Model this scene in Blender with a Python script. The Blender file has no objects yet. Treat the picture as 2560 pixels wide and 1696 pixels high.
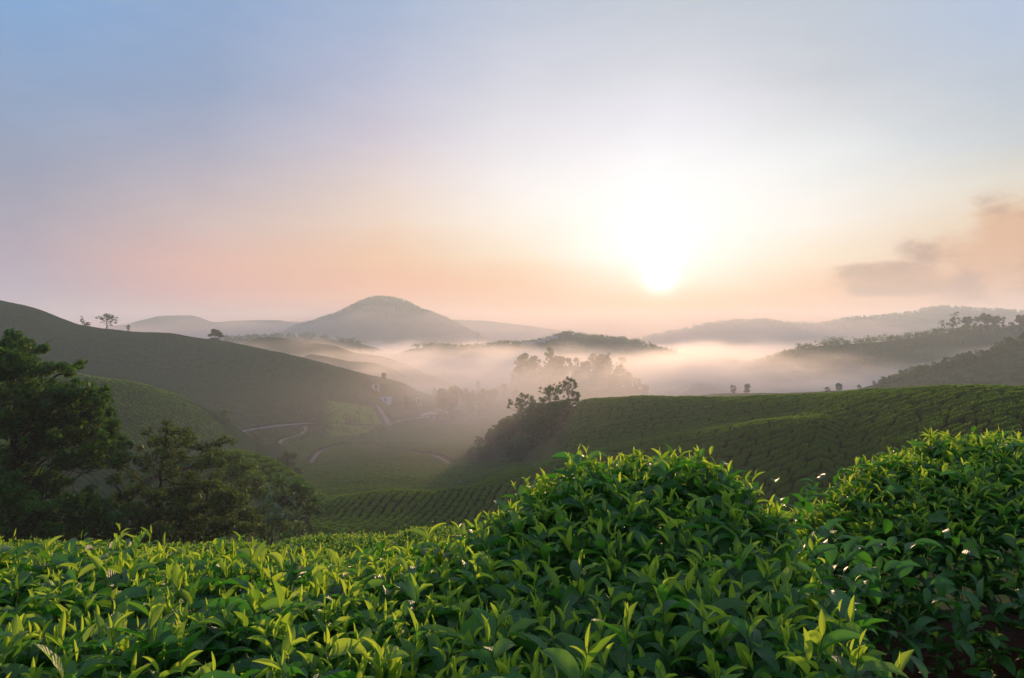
import bpy, math, random
import numpy as np

# ------------------------------------------------------------------ camera, sky, sun, exposure
random.seed(11)
rng = np.random.default_rng(11)
sc = bpy.context.scene
C = sc.collection
R = math.radians
F = 1707.0                      # focal length in pixels of the 2560 wide photograph
CX, CY = 1280.0, 848.0

cam_d = bpy.data.cameras.new('camera')
cam_d.sensor_width = 36.0
cam_d.lens = 24.0
cam_d.clip_start = 0.05
cam_d.clip_end = 9000.0
cam = bpy.data.objects.new('camera', cam_d)
C.objects.link(cam)
cam.location = (0, 0, 0)
cam.rotation_euler = (R(90), 0, 0)
sc.camera = cam

SUN_AZ = math.atan((1650 - CX) / F)
SUN_EL = R(4.8)
sun_dir = np.array([math.sin(SUN_AZ) * math.cos(SUN_EL), math.cos(SUN_AZ) * math.cos(SUN_EL), math.sin(SUN_EL)])

sc.view_settings.view_transform = 'Standard'
sc.view_settings.look = 'None'
sc.view_settings.gamma = 1.0
sc.view_settings.exposure = 0.38
sc.cycles.max_bounces = 10
sc.cycles.diffuse_bounces = 3
sc.cycles.glossy_bounces = 2
sc.cycles.transmission_bounces = 3
sc.cycles.volume_bounces = 7
sc.cycles.transparent_max_bounces = 8

sl = bpy.data.lights.new('sun', 'SUN')
sl.energy = 5.0
sl.angle = R(0.6)
sl.color = (1.0, 0.64, 0.36)
so = bpy.data.objects.new('sun', sl)
C.objects.link(so)
from mathutils import Vector
so.rotation_euler = Vector((-sun_dir[0], -sun_dir[1], -sun_dir[2])).to_track_quat('-Z', 'Y').to_euler()


class NT:
    """small helper for building node trees"""
    def __init__(self, tree):
        self.t = tree
        self.n = tree.nodes
        self.l = tree.links

    def new(self, typ, **kw):
        n = self.n.new(typ)
        for k, v in kw.items():
            setattr(n, k, v)
        return n

    def put(self, sock, v):
        if isinstance(v, bpy.types.NodeSocket):
            self.l.new(v, sock)
        elif isinstance(v, (tuple, list)) and len(v) == 3 and sock.type == 'RGBA':
            sock.default_value = (*v, 1)
        else:
            sock.default_value = v

    def m(self, op, a, b=None, c=None, clamp=False):
        n = self.new('ShaderNodeMath', operation=op, use_clamp=clamp)
        for i, v in enumerate((a, b, c)):
            if v is not None:
                self.put(n.inputs[i], v)
        return n.outputs[0]

    def mix(self, f, a, b, blend='MIX'):
        n = self.new('ShaderNodeMix', data_type='RGBA', blend_type=blend)
        self.put(n.inputs[0], f)
        self.put(n.inputs[6], a)
        self.put(n.inputs[7], b)
        return n.outputs[2]

    def smooth(self, x, a, b):
        n = self.new('ShaderNodeMapRange', interpolation_type='SMOOTHSTEP')
        self.put(n.inputs[0], x)
        n.inputs[1].default_value = a
        n.inputs[2].default_value = b
        return n.outputs[0]

    def ramp(self, x, stops, interp='LINEAR'):
        n = self.new('ShaderNodeValToRGB')
        cr = n.color_ramp
        cr.interpolation = interp
        while len(cr.elements) < len(stops):
            cr.elements.new(0.5)
        for e, (p, c) in zip(cr.elements, stops):
            e.position = p
            e.color = (*c, 1)
        self.put(n.inputs[0], x)
        return n.outputs[0]

    def gauss(self, a, e, ca, ce, sa, se):
        """exp(-((a-ca)/sa)^2-((e-ce)/se)^2)"""
        x = self.m('POWER', self.m('ABSOLUTE', self.m('DIVIDE', self.m('SUBTRACT', a, ca), sa)), 2.0)
        y = self.m('POWER', self.m('ABSOLUTE', self.m('DIVIDE', self.m('SUBTRACT', e, ce), se)), 2.0)
        return self.m('EXPONENT', self.m('MULTIPLY', self.m('ADD', x, y), -1.0))


def lin(r, g, b):
    f = lambda c: (c / 255 / 12.92) if c / 255 <= 0.04045 else ((c / 255 + 0.055) / 1.055) ** 2.4
    return (f(r), f(g), f(b))


def build_world():
    w = bpy.data.worlds.new('World')
    sc.world = w
    w.use_nodes = True
    t = NT(w.node_tree)
    t.n.clear()
    out = t.new('ShaderNodeOutputWorld')
    bg_sky = t.new('ShaderNodeBackground')
    sky = t.new('ShaderNodeTexSky', sky_type='NISHITA')
    sky.sun_disc = False
    sky.sun_elevation = SUN_EL
    sky.sun_rotation = SUN_AZ
    sky.altitude = 1500
    sky.dust_density = 3.0
    t.l.new(sky.outputs[0], bg_sky.inputs[0])
    bg_sky.inputs[1].default_value = 0.05
    # high, thin sunrise overcast: colour by bearing and height above the horizon
    co = t.new('ShaderNodeTexCoord')
    sep = t.new('ShaderNodeSeparateXYZ')
    t.l.new(co.outputs['Generated'], sep.inputs[0])
    dx, dy, dz = sep.outputs
    k = 180 / math.pi
    az = t.m('MULTIPLY', t.m('ARCTAN2', dx, dy), k)
    el = t.m('MULTIPLY', t.m('ARCSINE', dz), k)
    # soft large scale wander of the veil
    nz = t.new('ShaderNodeTexNoise')
    nz.inputs['Scale'].default_value = 2.2
    nz.inputs['Detail'].default_value = 3.0
    mp = t.new('ShaderNodeMapping')
    mp.inputs['Scale'].default_value = (1.0, 1.0, 2.6)
    mp.inputs['Rotation'].default_value = (0.0, R(25), 0.0)
    t.l.new(co.outputs['Generated'], mp.inputs[0])
    t.l.new(mp.outputs[0], nz.inputs[0])
    wob = t.m('SUBTRACT', nz.outputs[0], 0.5)
    el2 = t.m('ADD', el, t.m('MULTIPLY', wob, 3.0))
    az2 = t.m('ADD', az, t.m('MULTIPLY', wob, 9.0))
    ex = t.m('DIVIDE', t.m('MAXIMUM', el2, 0.0), 60.0)
    cols = [  # bearing, then (height, sRGB colour) of the thin overcast at that bearing
        (-36, [(0, (158, 146, 172)), (3.5, (165, 154, 179)), (6.2, (165, 155, 176)), (9.4, (154, 156, 178)), (13.3, (142, 160, 190)), (17.1, (130, 162, 202)), (22, (126, 170, 218))]),
        (-24, [(0, (178, 140, 150)), (1.8, (188, 146, 152)), (3.9, (214, 152, 148)), (6, (226, 170, 158)), (9, (206, 181, 179)), (12, (183, 174, 187)), (15, (160, 168, 194)), (19, (138, 163, 199)), (24.5, (134, 167, 210))]),
        (-10, [(0, (232, 158, 132)), (1.6, (238, 166, 134)), (4.2, (246, 172, 130)), (6.5, (246, 194, 150)), (9.8, (241, 213, 192)), (12.9, (230, 212, 207)), (16, (211, 203, 216)), (20.5, (185, 191, 216)), (26, (162, 184, 216))]),
        (0, [(0, (236, 158, 124)), (1.6, (241, 158, 116)), (4.3, (250, 190, 138)), (6.6, (252, 233, 202)), (9.9, (252, 244, 231)), (13.1, (245, 240, 240)), (16.3, (234, 232, 239)), (20.8, (213, 217, 230)), (26.4, (188, 200, 221))]),
        (12, [(0, (236, 154, 122)), (1.3, (241, 152, 110)), (2.9, (250, 184, 128)), (4.5, (255, 248, 226)), (6.5, (255, 255, 252)), (11.3, (253, 255, 255)), (14.4, (249, 250, 255)), (17.4, (238, 239, 249)), (21.8, (213, 218, 229)), (26, (194, 205, 217))]),
        (24, [(0, (230, 142, 112)), (1.8, (238, 150, 112)), (3.9, (248, 192, 146)), (6, (253, 233, 201)), (9, (252, 248, 240)), (13.5, (234, 240, 242)), (16.3, (214, 220, 226)), (19.1, (199, 207, 217)), (24.4, (189, 202, 216))]),
        (36, [(0, (212, 158, 144)), (2.7, (216, 164, 147)), (5.4, (222, 180, 150)), (8, (232, 205, 170)), (10.7, (226, 221, 207)), (13.3, (197, 208, 215)), (17.1, (185, 200, 216)), (22, (178, 199, 228))]),
    ]
    c = None
    prev = None
    for a0, stops in cols:
        r_ = t.ramp(ex, [(e / 60, lin(*q)) for e, q in stops] + [(1.0, lin(164, 183, 222))])  # overhead sky, out of view, kept bright as ambient fill
        if c is None:
            c = r_
        else:
            mr = t.new('ShaderNodeMapRange')
            t.put(mr.inputs[0], az2)
            mr.inputs[1].default_value = prev
            mr.inputs[2].default_value = a0
            c = t.mix(mr.outputs[0], c, r_)
        prev = a0
    # unseen sky far from the sun, brightened to add ambient fill
    away = t.smooth(t.m('ABSOLUTE', t.m('SUBTRACT', az, math.degrees(SUN_AZ))), 55, 120)
    back = t.ramp(ex, [(e / 60, lin(*q)) for e, q in [(0, (146, 146, 172)), (15, (152, 168, 202)), (60, (164, 183, 222))]])
    c = t.mix(away, c, back)
    # faint mottling of the thin high cloud
    st = t.new('ShaderNodeTexNoise')
    st.inputs['Scale'].default_value = 6.5
    st.inputs['Detail'].default_value = 6.0
    st.inputs['Roughness'].default_value = 0.6
    smap = t.new('ShaderNodeMapping')
    smap.inputs['Scale'].default_value = (1.0, 1.0, 3.2)
    smap.inputs['Rotation'].default_value = (0.0, R(-22), 0.0)
    t.l.new(co.outputs['Generated'], smap.inputs[0])
    t.l.new(smap.outputs[0], st.inputs[0])
    veil_ = t.smooth(st.outputs[0], 0.36, 0.66)
    c = t.mix(t.m('MULTIPLY', veil_, 0.16), c, t.mix(0.35, c, (0.66, 0.64, 0.68)))
    c = t.mix(t.m('MULTIPLY', t.m('SUBTRACT', 1.0, veil_), 0.05), c, (0.20, 0.22, 0.30))
    # grey-gold cloud bank low on the right
    cn = t.new('ShaderNodeTexNoise')
    cn.inputs['Scale'].default_value = 9.0
    cn.inputs['Detail'].default_value = 7.0
    cn.inputs['Roughness'].default_value = 0.55
    cmap = t.new('ShaderNodeMapping')
    cmap.inputs['Scale'].default_value = (1.0, 1.0, 1.9)
    cmap.inputs['Location'].default_value = (0.35, 0.2, 0.1)
    t.l.new(co.outputs['Generated'], cmap.inputs[0])
    t.l.new(cmap.outputs[0], cn.inputs[0])
    body = t.m('MAXIMUM', t.gauss(az, el, 37.0, 6.2, 6.4, 3.7), t.m('MULTIPLY', t.gauss(az, el, 29.5, 4.4, 7.0, 1.3), 0.8))
    cl = t.smooth(t.m('ADD', body, t.m('MULTIPLY', t.m('MULTIPLY', t.m('SUBTRACT', cn.outputs[0], 0.5), 1.9), t.smooth(body, 0.05, 0.4))), 0.30, 0.72)
    c = t.mix(t.m('MULTIPLY', cl, 0.85), c, t.mix(t.smooth(cn.outputs[0], 0.42, 0.66), lin(216, 162, 122), lin(150, 114, 104)))
    c = t.mix(t.m('MULTIPLY', t.gauss(az, el, 12.0, 2.5, 26.0, 6.0), 0.25), c, (0.35, 0.22, 0.16))
    # bright core of the veil round the low sun, and the sun itself
    g1 = t.gauss(az2, el2, 12.0, 9.5, 15.0, 6.0)
    g2 = t.gauss(az, el, math.degrees(SUN_AZ), math.degrees(SUN_EL) - 0.05, 1.0, 0.85)
    g3 = t.gauss(az, el, math.degrees(SUN_AZ), 7.0, 6.5, 2.6)
    g4 = t.gauss(az, el, math.degrees(SUN_AZ), 5.6, 1.7, 1.5)
    c = t.mix(1.0, c, t.mix(1.0, (0.92, 0.97, 1.0), t.m('MULTIPLY', g1, 0.14), 'MULTIPLY'), 'ADD')
    c = t.mix(1.0, c, t.mix(1.0, (0.80, 0.97, 1.0), t.m('MULTIPLY', g3, 0.17), 'MULTIPLY'), 'ADD')
    c = t.mix(1.0, c, t.mix(1.0, (0.75, 0.95, 0.95), t.m('MULTIPLY', g4, 0.40), 'MULTIPLY'), 'ADD')
    c = t.mix(1.0, c, t.mix(1.0, (0.80, 1.0, 0.98), t.m('MULTIPLY', g2, 0.9), 'MULTIPLY'), 'ADD')
    bg = t.new('ShaderNodeBackground')
    t.l.new(c, bg.inputs[0])
    bg.inputs[1].default_value = SKY_STRENGTH
    mxs = t.new('ShaderNodeMixShader')
    mxs.inputs[0].default_value = 0.06
    t.l.new(bg.outputs[0], mxs.inputs[1])
    t.l.new(bg_sky.outputs[0], mxs.inputs[2])
    t.l.new(mxs.outputs[0], out.inputs[0])


SKY_STRENGTH = 0.77
build_world()

# ------------------------------------------------------------------ generic helpers
def fast_mesh(name, V, Fq, mat, attrs=None, smooth=True, parent=None):
    """one mesh object from numpy arrays; Fq is (M,4) or (M,3) or a list of such arrays"""
    if not isinstance(Fq, (list, tuple)):
        Fq = [Fq]
    Fq = [np.asarray(f, dtype=np.int32) for f in Fq if len(f)]
    me = bpy.data.meshes.new(name)
    V = np.ascontiguousarray(V, dtype=np.float32)
    me.vertices.add(len(V))
    me.vertices.foreach_set('co', V.ravel())
    loops = np.concatenate([f.ravel() for f in Fq])
    sizes = np.concatenate([np.full(len(f), f.shape[1], dtype=np.int32) for f in Fq])
    starts = np.concatenate([[0], np.cumsum(sizes)[:-1]]).astype(np.int32)
    me.loops.add(len(loops))
    me.loops.foreach_set('vertex_index', loops)
    me.polygons.add(len(sizes))
    me.polygons.foreach_set('loop_start', starts)
    me.polygons.foreach_set('use_smooth', np.full(len(sizes), smooth, dtype=bool))
    if attrs:
        for k, a in attrs.items():
            at = me.attributes.new(k, 'FLOAT', 'POINT')
            at.data.foreach_set('value', np.ascontiguousarray(a, dtype=np.float32))
    me.update(calc_edges=True)
    me.validate()
    if mat is not None:
        me.materials.append(mat)
    o = bpy.data.objects.new(name, me)
    C.objects.link(o)
    if parent is not None:
        o.parent = parent
    return o


def tag(o, label=None, cat=None, group=None, kind=None):
    if label:
        o['label'] = label
    if cat:
        o['category'] = cat
    if group:
        o['group'] = group
    if kind:
        o['kind'] = kind
    return o


def empty(name, loc, rz=0.0):
    o = bpy.data.objects.new(name, None)
    C.objects.link(o)
    o.location = tuple(float(v) for v in loc)
    o.rotation_euler = (0, 0, rz)
    return o


class MB:
    """collects quads/tris of boxes and tubes into one mesh"""
    def __init__(self):
        self.v, self.q, self.t, self.n = [], [], [], 0

    def box(self, x0, x1, y0, y1, z0, z1):
        b = self.n
        self.v.append(np.array([(x, y, z) for z in (z0, z1) for y in (y0, y1) for x in (x0, x1)], float))
        self.q += [[b + i for i in f] for f in ((0, 2, 3, 1), (4, 5, 7, 6), (0, 1, 5, 4), (2, 6, 7, 3), (0, 4, 6, 2), (1, 3, 7, 5))]
        self.n += 8

    def poly(self, pts, faces):
        b = self.n
        self.v.append(np.array(pts, float))
        for f in faces:
            (self.q if len(f) == 4 else self.t).append([b + i for i in f])
        self.n += len(pts)

    def tube(self, pts, rad, sides=6):
        pts = np.asarray(pts, float)
        rad = np.broadcast_to(np.asarray(rad, float), (len(pts),))
        d = np.gradient(pts, axis=0)
        d /= np.linalg.norm(d, axis=1)[:, None] + 1e-9
        ref = np.array([1.0, 0.17, 0.05]) if abs(d[0][0]) < 0.8 else np.array([0.1, 1.0, 0.0])
        a = np.cross(d, ref)
        a /= np.linalg.norm(a, axis=1)[:, None] + 1e-9
        b = np.cross(d, a)
        th = np.arange(sides) * 2 * math.pi / sides
        ring = pts[:, None] + rad[:, None, None] * (a[:, None] * np.cos(th)[None, :, None] + b[:, None] * np.sin(th)[None, :, None])
        base = self.n
        self.v.append(ring.reshape(-1, 3))
        for i in range(len(pts) - 1):
            for j in range(sides):
                k = (j + 1) % sides
                self.q.append([base + i * sides + j, base + i * sides + k, base + (i + 1) * sides + k, base + (i + 1) * sides + j])
        self.n += len(pts) * sides

    def build(self, name, mat, parent=None, smooth=False):
        return fast_mesh(name, np.concatenate(self.v), [np.array(x).reshape(-1, k) for x, k in ((self.q, 4), (self.t, 3)) if len(x)], mat, None, smooth, parent)


def hash2(i, j, seed):
    i = i.astype(np.int64)
    j = j.astype(np.int64)
    h = (i * 374761393 + j * 668265263 + seed * 1442695041) & 0xFFFFFFFF
    h = ((h ^ (h >> 13)) * 1274126177) & 0xFFFFFFFF
    h = ((h ^ (h >> 16)) * 2246822519) & 0xFFFFFFFF
    return ((h ^ (h >> 15)) & 0xFFFFFF) / float(0x1000000)


def vnoise(x, y, seed=0):
    i, j = np.floor(x), np.floor(y)
    u, v = x - i, y - j
    u = u * u * (3 - 2 * u)
    v = v * v * (3 - 2 * v)
    a, b = hash2(i, j, seed), hash2(i + 1, j, seed)
    c, d = hash2(i, j + 1, seed), hash2(i + 1, j + 1, seed)
    return (a * (1 - u) + b * u) * (1 - v) + (c * (1 - u) + d * u) * v - 0.5


def fbm(x, y, octaves=4, seed=0):
    s, a = 0.0, 1.0
    for k in range(octaves):
        s = s + a * vnoise(x, y, seed + 17 * k)
        x, y, a = x * 2.03 + 5.1, y * 2.03 - 3.7, a * 0.5
    return s


def sstep(x, a, b):
    t = np.clip((x - a) / (b - a), 0, 1)
    return t * t * (3 - 2 * t)


# ------------------------------------------------------------------ materials
def new_mat(name):
    m = bpy.data.materials.new(name)
    m.use_nodes = True
    t = NT(m.node_tree)
    t.n.clear()
    out = t.new('ShaderNodeOutputMaterial')
    return m, t, out


def attr(t, name):
    n = t.new('ShaderNodeAttribute')
    n.attribute_name = name
    return n.outputs['Fac']


def noise(t, scale, detail=3.0, rough=0.55, coord='Object', mapping=None):
    co = t.new('ShaderNodeTexCoord')
    n = t.new('ShaderNodeTexNoise')
    n.inputs['Scale'].default_value = scale
    n.inputs['Detail'].default_value = detail
    n.inputs['Roughness'].default_value = rough
    if mapping:
        mp = t.new('ShaderNodeMapping')
        mp.inputs['Scale'].default_value = mapping
        t.l.new(co.outputs[coord], mp.inputs[0])
        t.l.new(mp.outputs[0], n.inputs[0])
    else:
        t.l.new(co.outputs[coord], n.inputs[0])
    return n.outputs[0]


def principled(t, color, rough, spec=0.5, bump=None, bump_strength=0.3, bump_dist=0.01):
    p = t.new('ShaderNodeBsdfPrincipled')
    t.put(p.inputs['Base Color'], color)
    t.put(p.inputs['Roughness'], rough)
    p.inputs['Specular IOR Level'].default_value = spec
    if bump is not None:
        b = t.new('ShaderNodeBump')
        b.inputs['Strength'].default_value = bump_strength
        b.inputs['Distance'].default_value = bump_dist
        t.put(b.inputs['Height'], bump)
        t.l.new(b.outputs[0], p.inputs['Normal'])
    return p.outputs[0]


def plain_mat(name, ca, cb, scale=2.0, rough=0.8, bump=0.0, spec=0.0, mapping=None):
    m, t, out = new_mat(name)
    f = t.smooth(noise(t, scale, 5.0, mapping=mapping), 0.35, 0.65)
    s = principled(t, t.mix(f, ca, cb), rough, spec, noise(t, scale * 6, 4.0) if bump else None, bump, 0.05)
    t.l.new(s, out.inputs[0])
    return m


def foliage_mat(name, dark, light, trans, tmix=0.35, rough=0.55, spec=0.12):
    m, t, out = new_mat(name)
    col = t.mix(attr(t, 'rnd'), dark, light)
    p = principled(t, col, rough, spec)
    tr = t.new('ShaderNodeBsdfTranslucent')
    t.put(tr.inputs[0], t.mix(attr(t, 'rnd'), tuple(0.6 * x for x in trans), trans))
    mx = t.new('ShaderNodeMixShader')
    mx.inputs[0].default_value = tmix
    t.l.new(p, mx.inputs[1])
    t.l.new(tr.outputs[0], mx.inputs[2])
    t.l.new(mx.outputs[0], out.inputs[0])
    return m


def tea_leaf_mat(name):
    m, t, out = new_mat(name)
    age, rnd, lt, ls = (attr(t, k) for k in ('age', 'rnd', 'lt', 'ls'))
    als = t.m('ABSOLUTE', ls)
    young = t.mix(rnd, (0.16, 0.34, 0.024), (0.09, 0.26, 0.020))
    old_or_shaded = t.mix(rnd, (0.006, 0.050, 0.010), (0.036, 0.160, 0.018))
    col = t.mix(t.smooth(age, 0.0, 0.85), young, old_or_shaded)
    blotch = noise(t, 60.0, 4.0)
    col = t.mix(t.m('MULTIPLY', t.smooth(blotch, 0.5, 0.75), 0.35), col, t.mix(0.5, col, (0.13, 0.19, 0.03)))
    spot = noise(t, 23.0, 2.0)
    col = t.mix(t.m('MULTIPLY', t.smooth(spot, 0.74, 0.80), t.m('MULTIPLY', age, 0.55)), col, (0.13, 0.07, 0.02))
    # dry brown tips and margins on some of the older leaves
    dry = t.m('MULTIPLY', t.smooth(t.m('ADD', lt, t.m('MULTIPLY', t.m('SUBTRACT', blotch, 0.5), 0.5)), 0.84, 0.95), t.m('GREATER_THAN', rnd, 0.86))
    col = t.mix(t.m('MULTIPLY', dry, t.m('MULTIPLY', age, 0.8)), col, (0.15, 0.085, 0.03))
    rib = t.m('SUBTRACT', 1.0, t.smooth(als, 0.03, 0.11))
    col = t.mix(t.m('MULTIPLY', rib, 0.45), col, (0.17, 0.26, 0.05))
    # side veins run from the rib towards the tip
    ph = t.m('SUBTRACT', t.m('MULTIPLY', lt, 9.0), t.m('MULTIPLY', als, 2.2))
    vein = t.m('POWER', t.m('ABSOLUTE', t.m('SINE', t.m('MULTIPLY', ph, math.pi))), 0.6)
    height = t.m('SUBTRACT', t.m('ADD', vein, t.m('MULTIPLY', noise(t, 260.0, 2.0), 0.7)), t.m('MULTIPLY', rib, 1.1))
    p = principled(t, col, t.m('ADD', 0.40, t.m('MULTIPLY', blotch, 0.18)), 0.6, height, 0.5, 0.002)
    tr = t.new('ShaderNodeBsdfTranslucent')
    tc = t.mix(t.smooth(age, 0.0, 0.8), (0.62, 0.82, 0.06), (0.10, 0.40, 0.03))
    tc = t.mix(t.m('MULTIPLY', rib, 0.4), tc, (0.2, 0.25, 0.03))
    t.put(tr.inputs[0], tc)
    mx = t.new('ShaderNodeMixShader')
    t.put(mx.inputs[0], t.m('SUBTRACT', 0.5, t.m('MULTIPLY', age, 0.20)))
    t.l.new(p, mx.inputs[1])
    t.l.new(tr.outputs[0], mx.inputs[2])
    t.l.new(mx.outputs[0], out.inputs[0])
    return m


def tea_field_mat():
    m, t, out = new_mat('clipped_tea')
    big = t.smooth(noise(t, 0.03, 3.0), 0.35, 0.65)
    mid = noise(t, 0.9, 4.0)
    fine = t.smooth(noise(t, 7.0, 4.0, 0.7), 0.30, 0.70)
    rnd = attr(t, 'rnd')
    col = t.mix(big, (0.058, 0.155, 0.009), (0.085, 0.19, 0.012))
    col = t.mix(t.m('MULTIPLY', rnd, 0.6), col, (0.038, 0.120, 0.010))
    col = t.mix(t.m('MULTIPLY', fine, 0.65), col, (0.014, 0.050, 0.006))
    col = t.mix(t.m('MULTIPLY', t.smooth(mid, 0.55, 0.8), 0.4), col, (0.13, 0.19, 0.028))
    # shade of the left hills, put into the tea colour
    col = t.mix(t.m('MULTIPLY', attr(t, 'old_or_shaded'), 0.62), col, (0.003, 0.046, 0.030))
    # sunlight on one field, painted in as a brighter yellow-green
    col = t.mix(t.m('MULTIPLY', attr(t, 'sun_patch'), 0.7), col, (0.15, 0.29, 0.02))
    # colour turns near black in the gaps between the bushes
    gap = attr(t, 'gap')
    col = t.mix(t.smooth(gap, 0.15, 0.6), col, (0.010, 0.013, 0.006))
    s = principled(t, col, 0.8, 0.0, t.m('ADD', fine, mid), 1.0, 0.16)
    tr = t.new('ShaderNodeBsdfTranslucent')
    t.put(tr.inputs[0], (0.22, 0.42, 0.03))
    mx = t.new('ShaderNodeMixShader')
    t.put(mx.inputs[0], t.m('ADD', 0.12, t.m('MULTIPLY', attr(t, 'leafy'), 0.36)))
    t.l.new(s, mx.inputs[1])
    t.l.new(tr.outputs[0], mx.inputs[2])
    t.l.new(mx.outputs[0], out.inputs[0])
    return m


def volume_mat(name, color, density, aniso):
    m, t, out = new_mat(name)
    v = t.new('ShaderNodeVolumePrincipled')
    v.inputs['Color'].default_value = (*color, 1)
    v.inputs['Density'].default_value = density
    v.inputs['Anisotropy'].default_value = aniso
    t.l.new(v.outputs[0], out.inputs['Volume'])
    return m


M = {}
M['ground'] = plain_mat('soil_and_grass', (0.030, 0.045, 0.014), (0.055, 0.075, 0.020), 0.25, 0.95, 0.4)
M['soil'] = plain_mat('soil', (0.006, 0.005, 0.004), (0.012, 0.009, 0.008), 4.0, 0.95, 0.5)
M['hill'] = plain_mat('wooded_hill', (0.028, 0.050, 0.016), (0.050, 0.072, 0.024), 0.06, 0.95, 0.6)
M['road'] = plain_mat('worn_tarmac', (0.15, 0.145, 0.145), (0.24, 0.23, 0.22), 0.6, 0.75, 0.1)
M['track'] = plain_mat('earth_track', (0.15, 0.12, 0.09), (0.22, 0.18, 0.13), 0.8, 0.95, 0.2)
M['bark'] = plain_mat('bark', (0.035, 0.026, 0.018), (0.07, 0.055, 0.04), 3.0, 0.9, 0.5, mapping=(1, 1, 0.2))
M['twig'] = plain_mat('tea_wood', (0.05, 0.04, 0.03), (0.11, 0.09, 0.07), 30.0, 0.85, 0.4)
M['green_stem'] = plain_mat('green_stem', (0.07, 0.13, 0.02), (0.10, 0.17, 0.025), 40.0, 0.5)
M['tea_leaf'] = tea_leaf_mat('tea_leaf')
M['tea_field'] = tea_field_mat()
M['leaf_dark'] = foliage_mat('leaf_dark', (0.007, 0.030, 0.009), (0.030, 0.090, 0.013), (0.15, 0.34, 0.03), 0.36)
M['leaf_mid'] = foliage_mat('leaf_mid', (0.026, 0.066, 0.012), (0.080, 0.145, 0.022), (0.24, 0.38, 0.03), 0.4)
M['leaf_brown'] = foliage_mat('leaf_brown', (0.012, 0.032, 0.009), (0.042, 0.088, 0.014), (0.18, 0.28, 0.03), 0.36)
M['leaf_far'] = foliage_mat('leaf_far', (0.018, 0.058, 0.011), (0.058, 0.135, 0.018), (0.14, 0.30, 0.03), 0.32)
M['banana'] = foliage_mat('banana_leaf', (0.045, 0.095, 0.03), (0.09, 0.15, 0.05), (0.2, 0.33, 0.05), 0.3, 0.4, 0.4)
M['wall_white'] = plain_mat('painted_wall', (0.30, 0.29, 0.27), (0.40, 0.39, 0.37), 1.0, 0.8)
M['wall_blue'] = plain_mat('blue_painted_sheet', (0.16, 0.32, 0.55), (0.22, 0.40, 0.62), 1.0, 0.6)
M['roof_grey'] = plain_mat('metal_roof', (0.42, 0.44, 0.47), (0.55, 0.57, 0.60), 1.5, 0.45)
M['roof_dark'] = plain_mat('old_roof', (0.10, 0.08, 0.07), (0.16, 0.13, 0.11), 1.5, 0.7)
M['door'] = plain_mat('dark_wood', (0.05, 0.035, 0.025), (0.08, 0.06, 0.04), 3.0, 0.7)
M['plastic'] = plain_mat('white_film', (0.34, 0.34, 0.33), (0.44, 0.44, 0.42), 0.6, 0.4)
M['steel'] = plain_mat('galvanised_steel', (0.20, 0.20, 0.21), (0.28, 0.28, 0.29), 1.0, 0.5)

# ------------------------------------------------------------------ terrain heights
TEA_H = 0.75


class Ridge:
    """a ridge line given by bearings, apparent height and distance; falls away on both sides"""
    def __init__(self, pts, sf, sb, r, lower=0.0, end=0.8, tag=''):
        p = np.array(pts, float)
        g = np.linspace(p[0, 0], p[-1, 0], 400)
        yy = np.interp(g, p[:, 0], p[:, 2])
        zz = np.interp(g, p[:, 0], -(p[:, 1] - CY) / F * p[:, 2]) - lower
        w = np.exp(-0.5 * (np.arange(-14, 15) / 5.0) ** 2)
        w /= w.sum()
        pad = lambda a: np.concatenate([2 * a[0] - a[14:0:-1], a, 2 * a[-1] - a[-2:-16:-1]])
        self.g, self.y, self.z = g, np.convolve(pad(yy), w, 'valid'), np.convolve(pad(zz), w, 'valid')
        self.sf, self.sb, self.r, self.end, self.tag = sf, sb, r, end, tag

    def h(self, U, Y):
        yi = np.interp(U, self.g, self.y)
        zi = np.interp(U, self.g, self.z)
        over = np.maximum(np.maximum(self.g[0] - U, U - self.g[-1]), 0) / F * yi
        zi = zi - self.end * (np.sqrt(over ** 2 + 36) - 6)
        d = Y - yi
        s = np.where(d < 0, self.sf, self.sb)
        return zi - s * (np.sqrt(d * d + self.r ** 2) - self.r)


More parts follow.
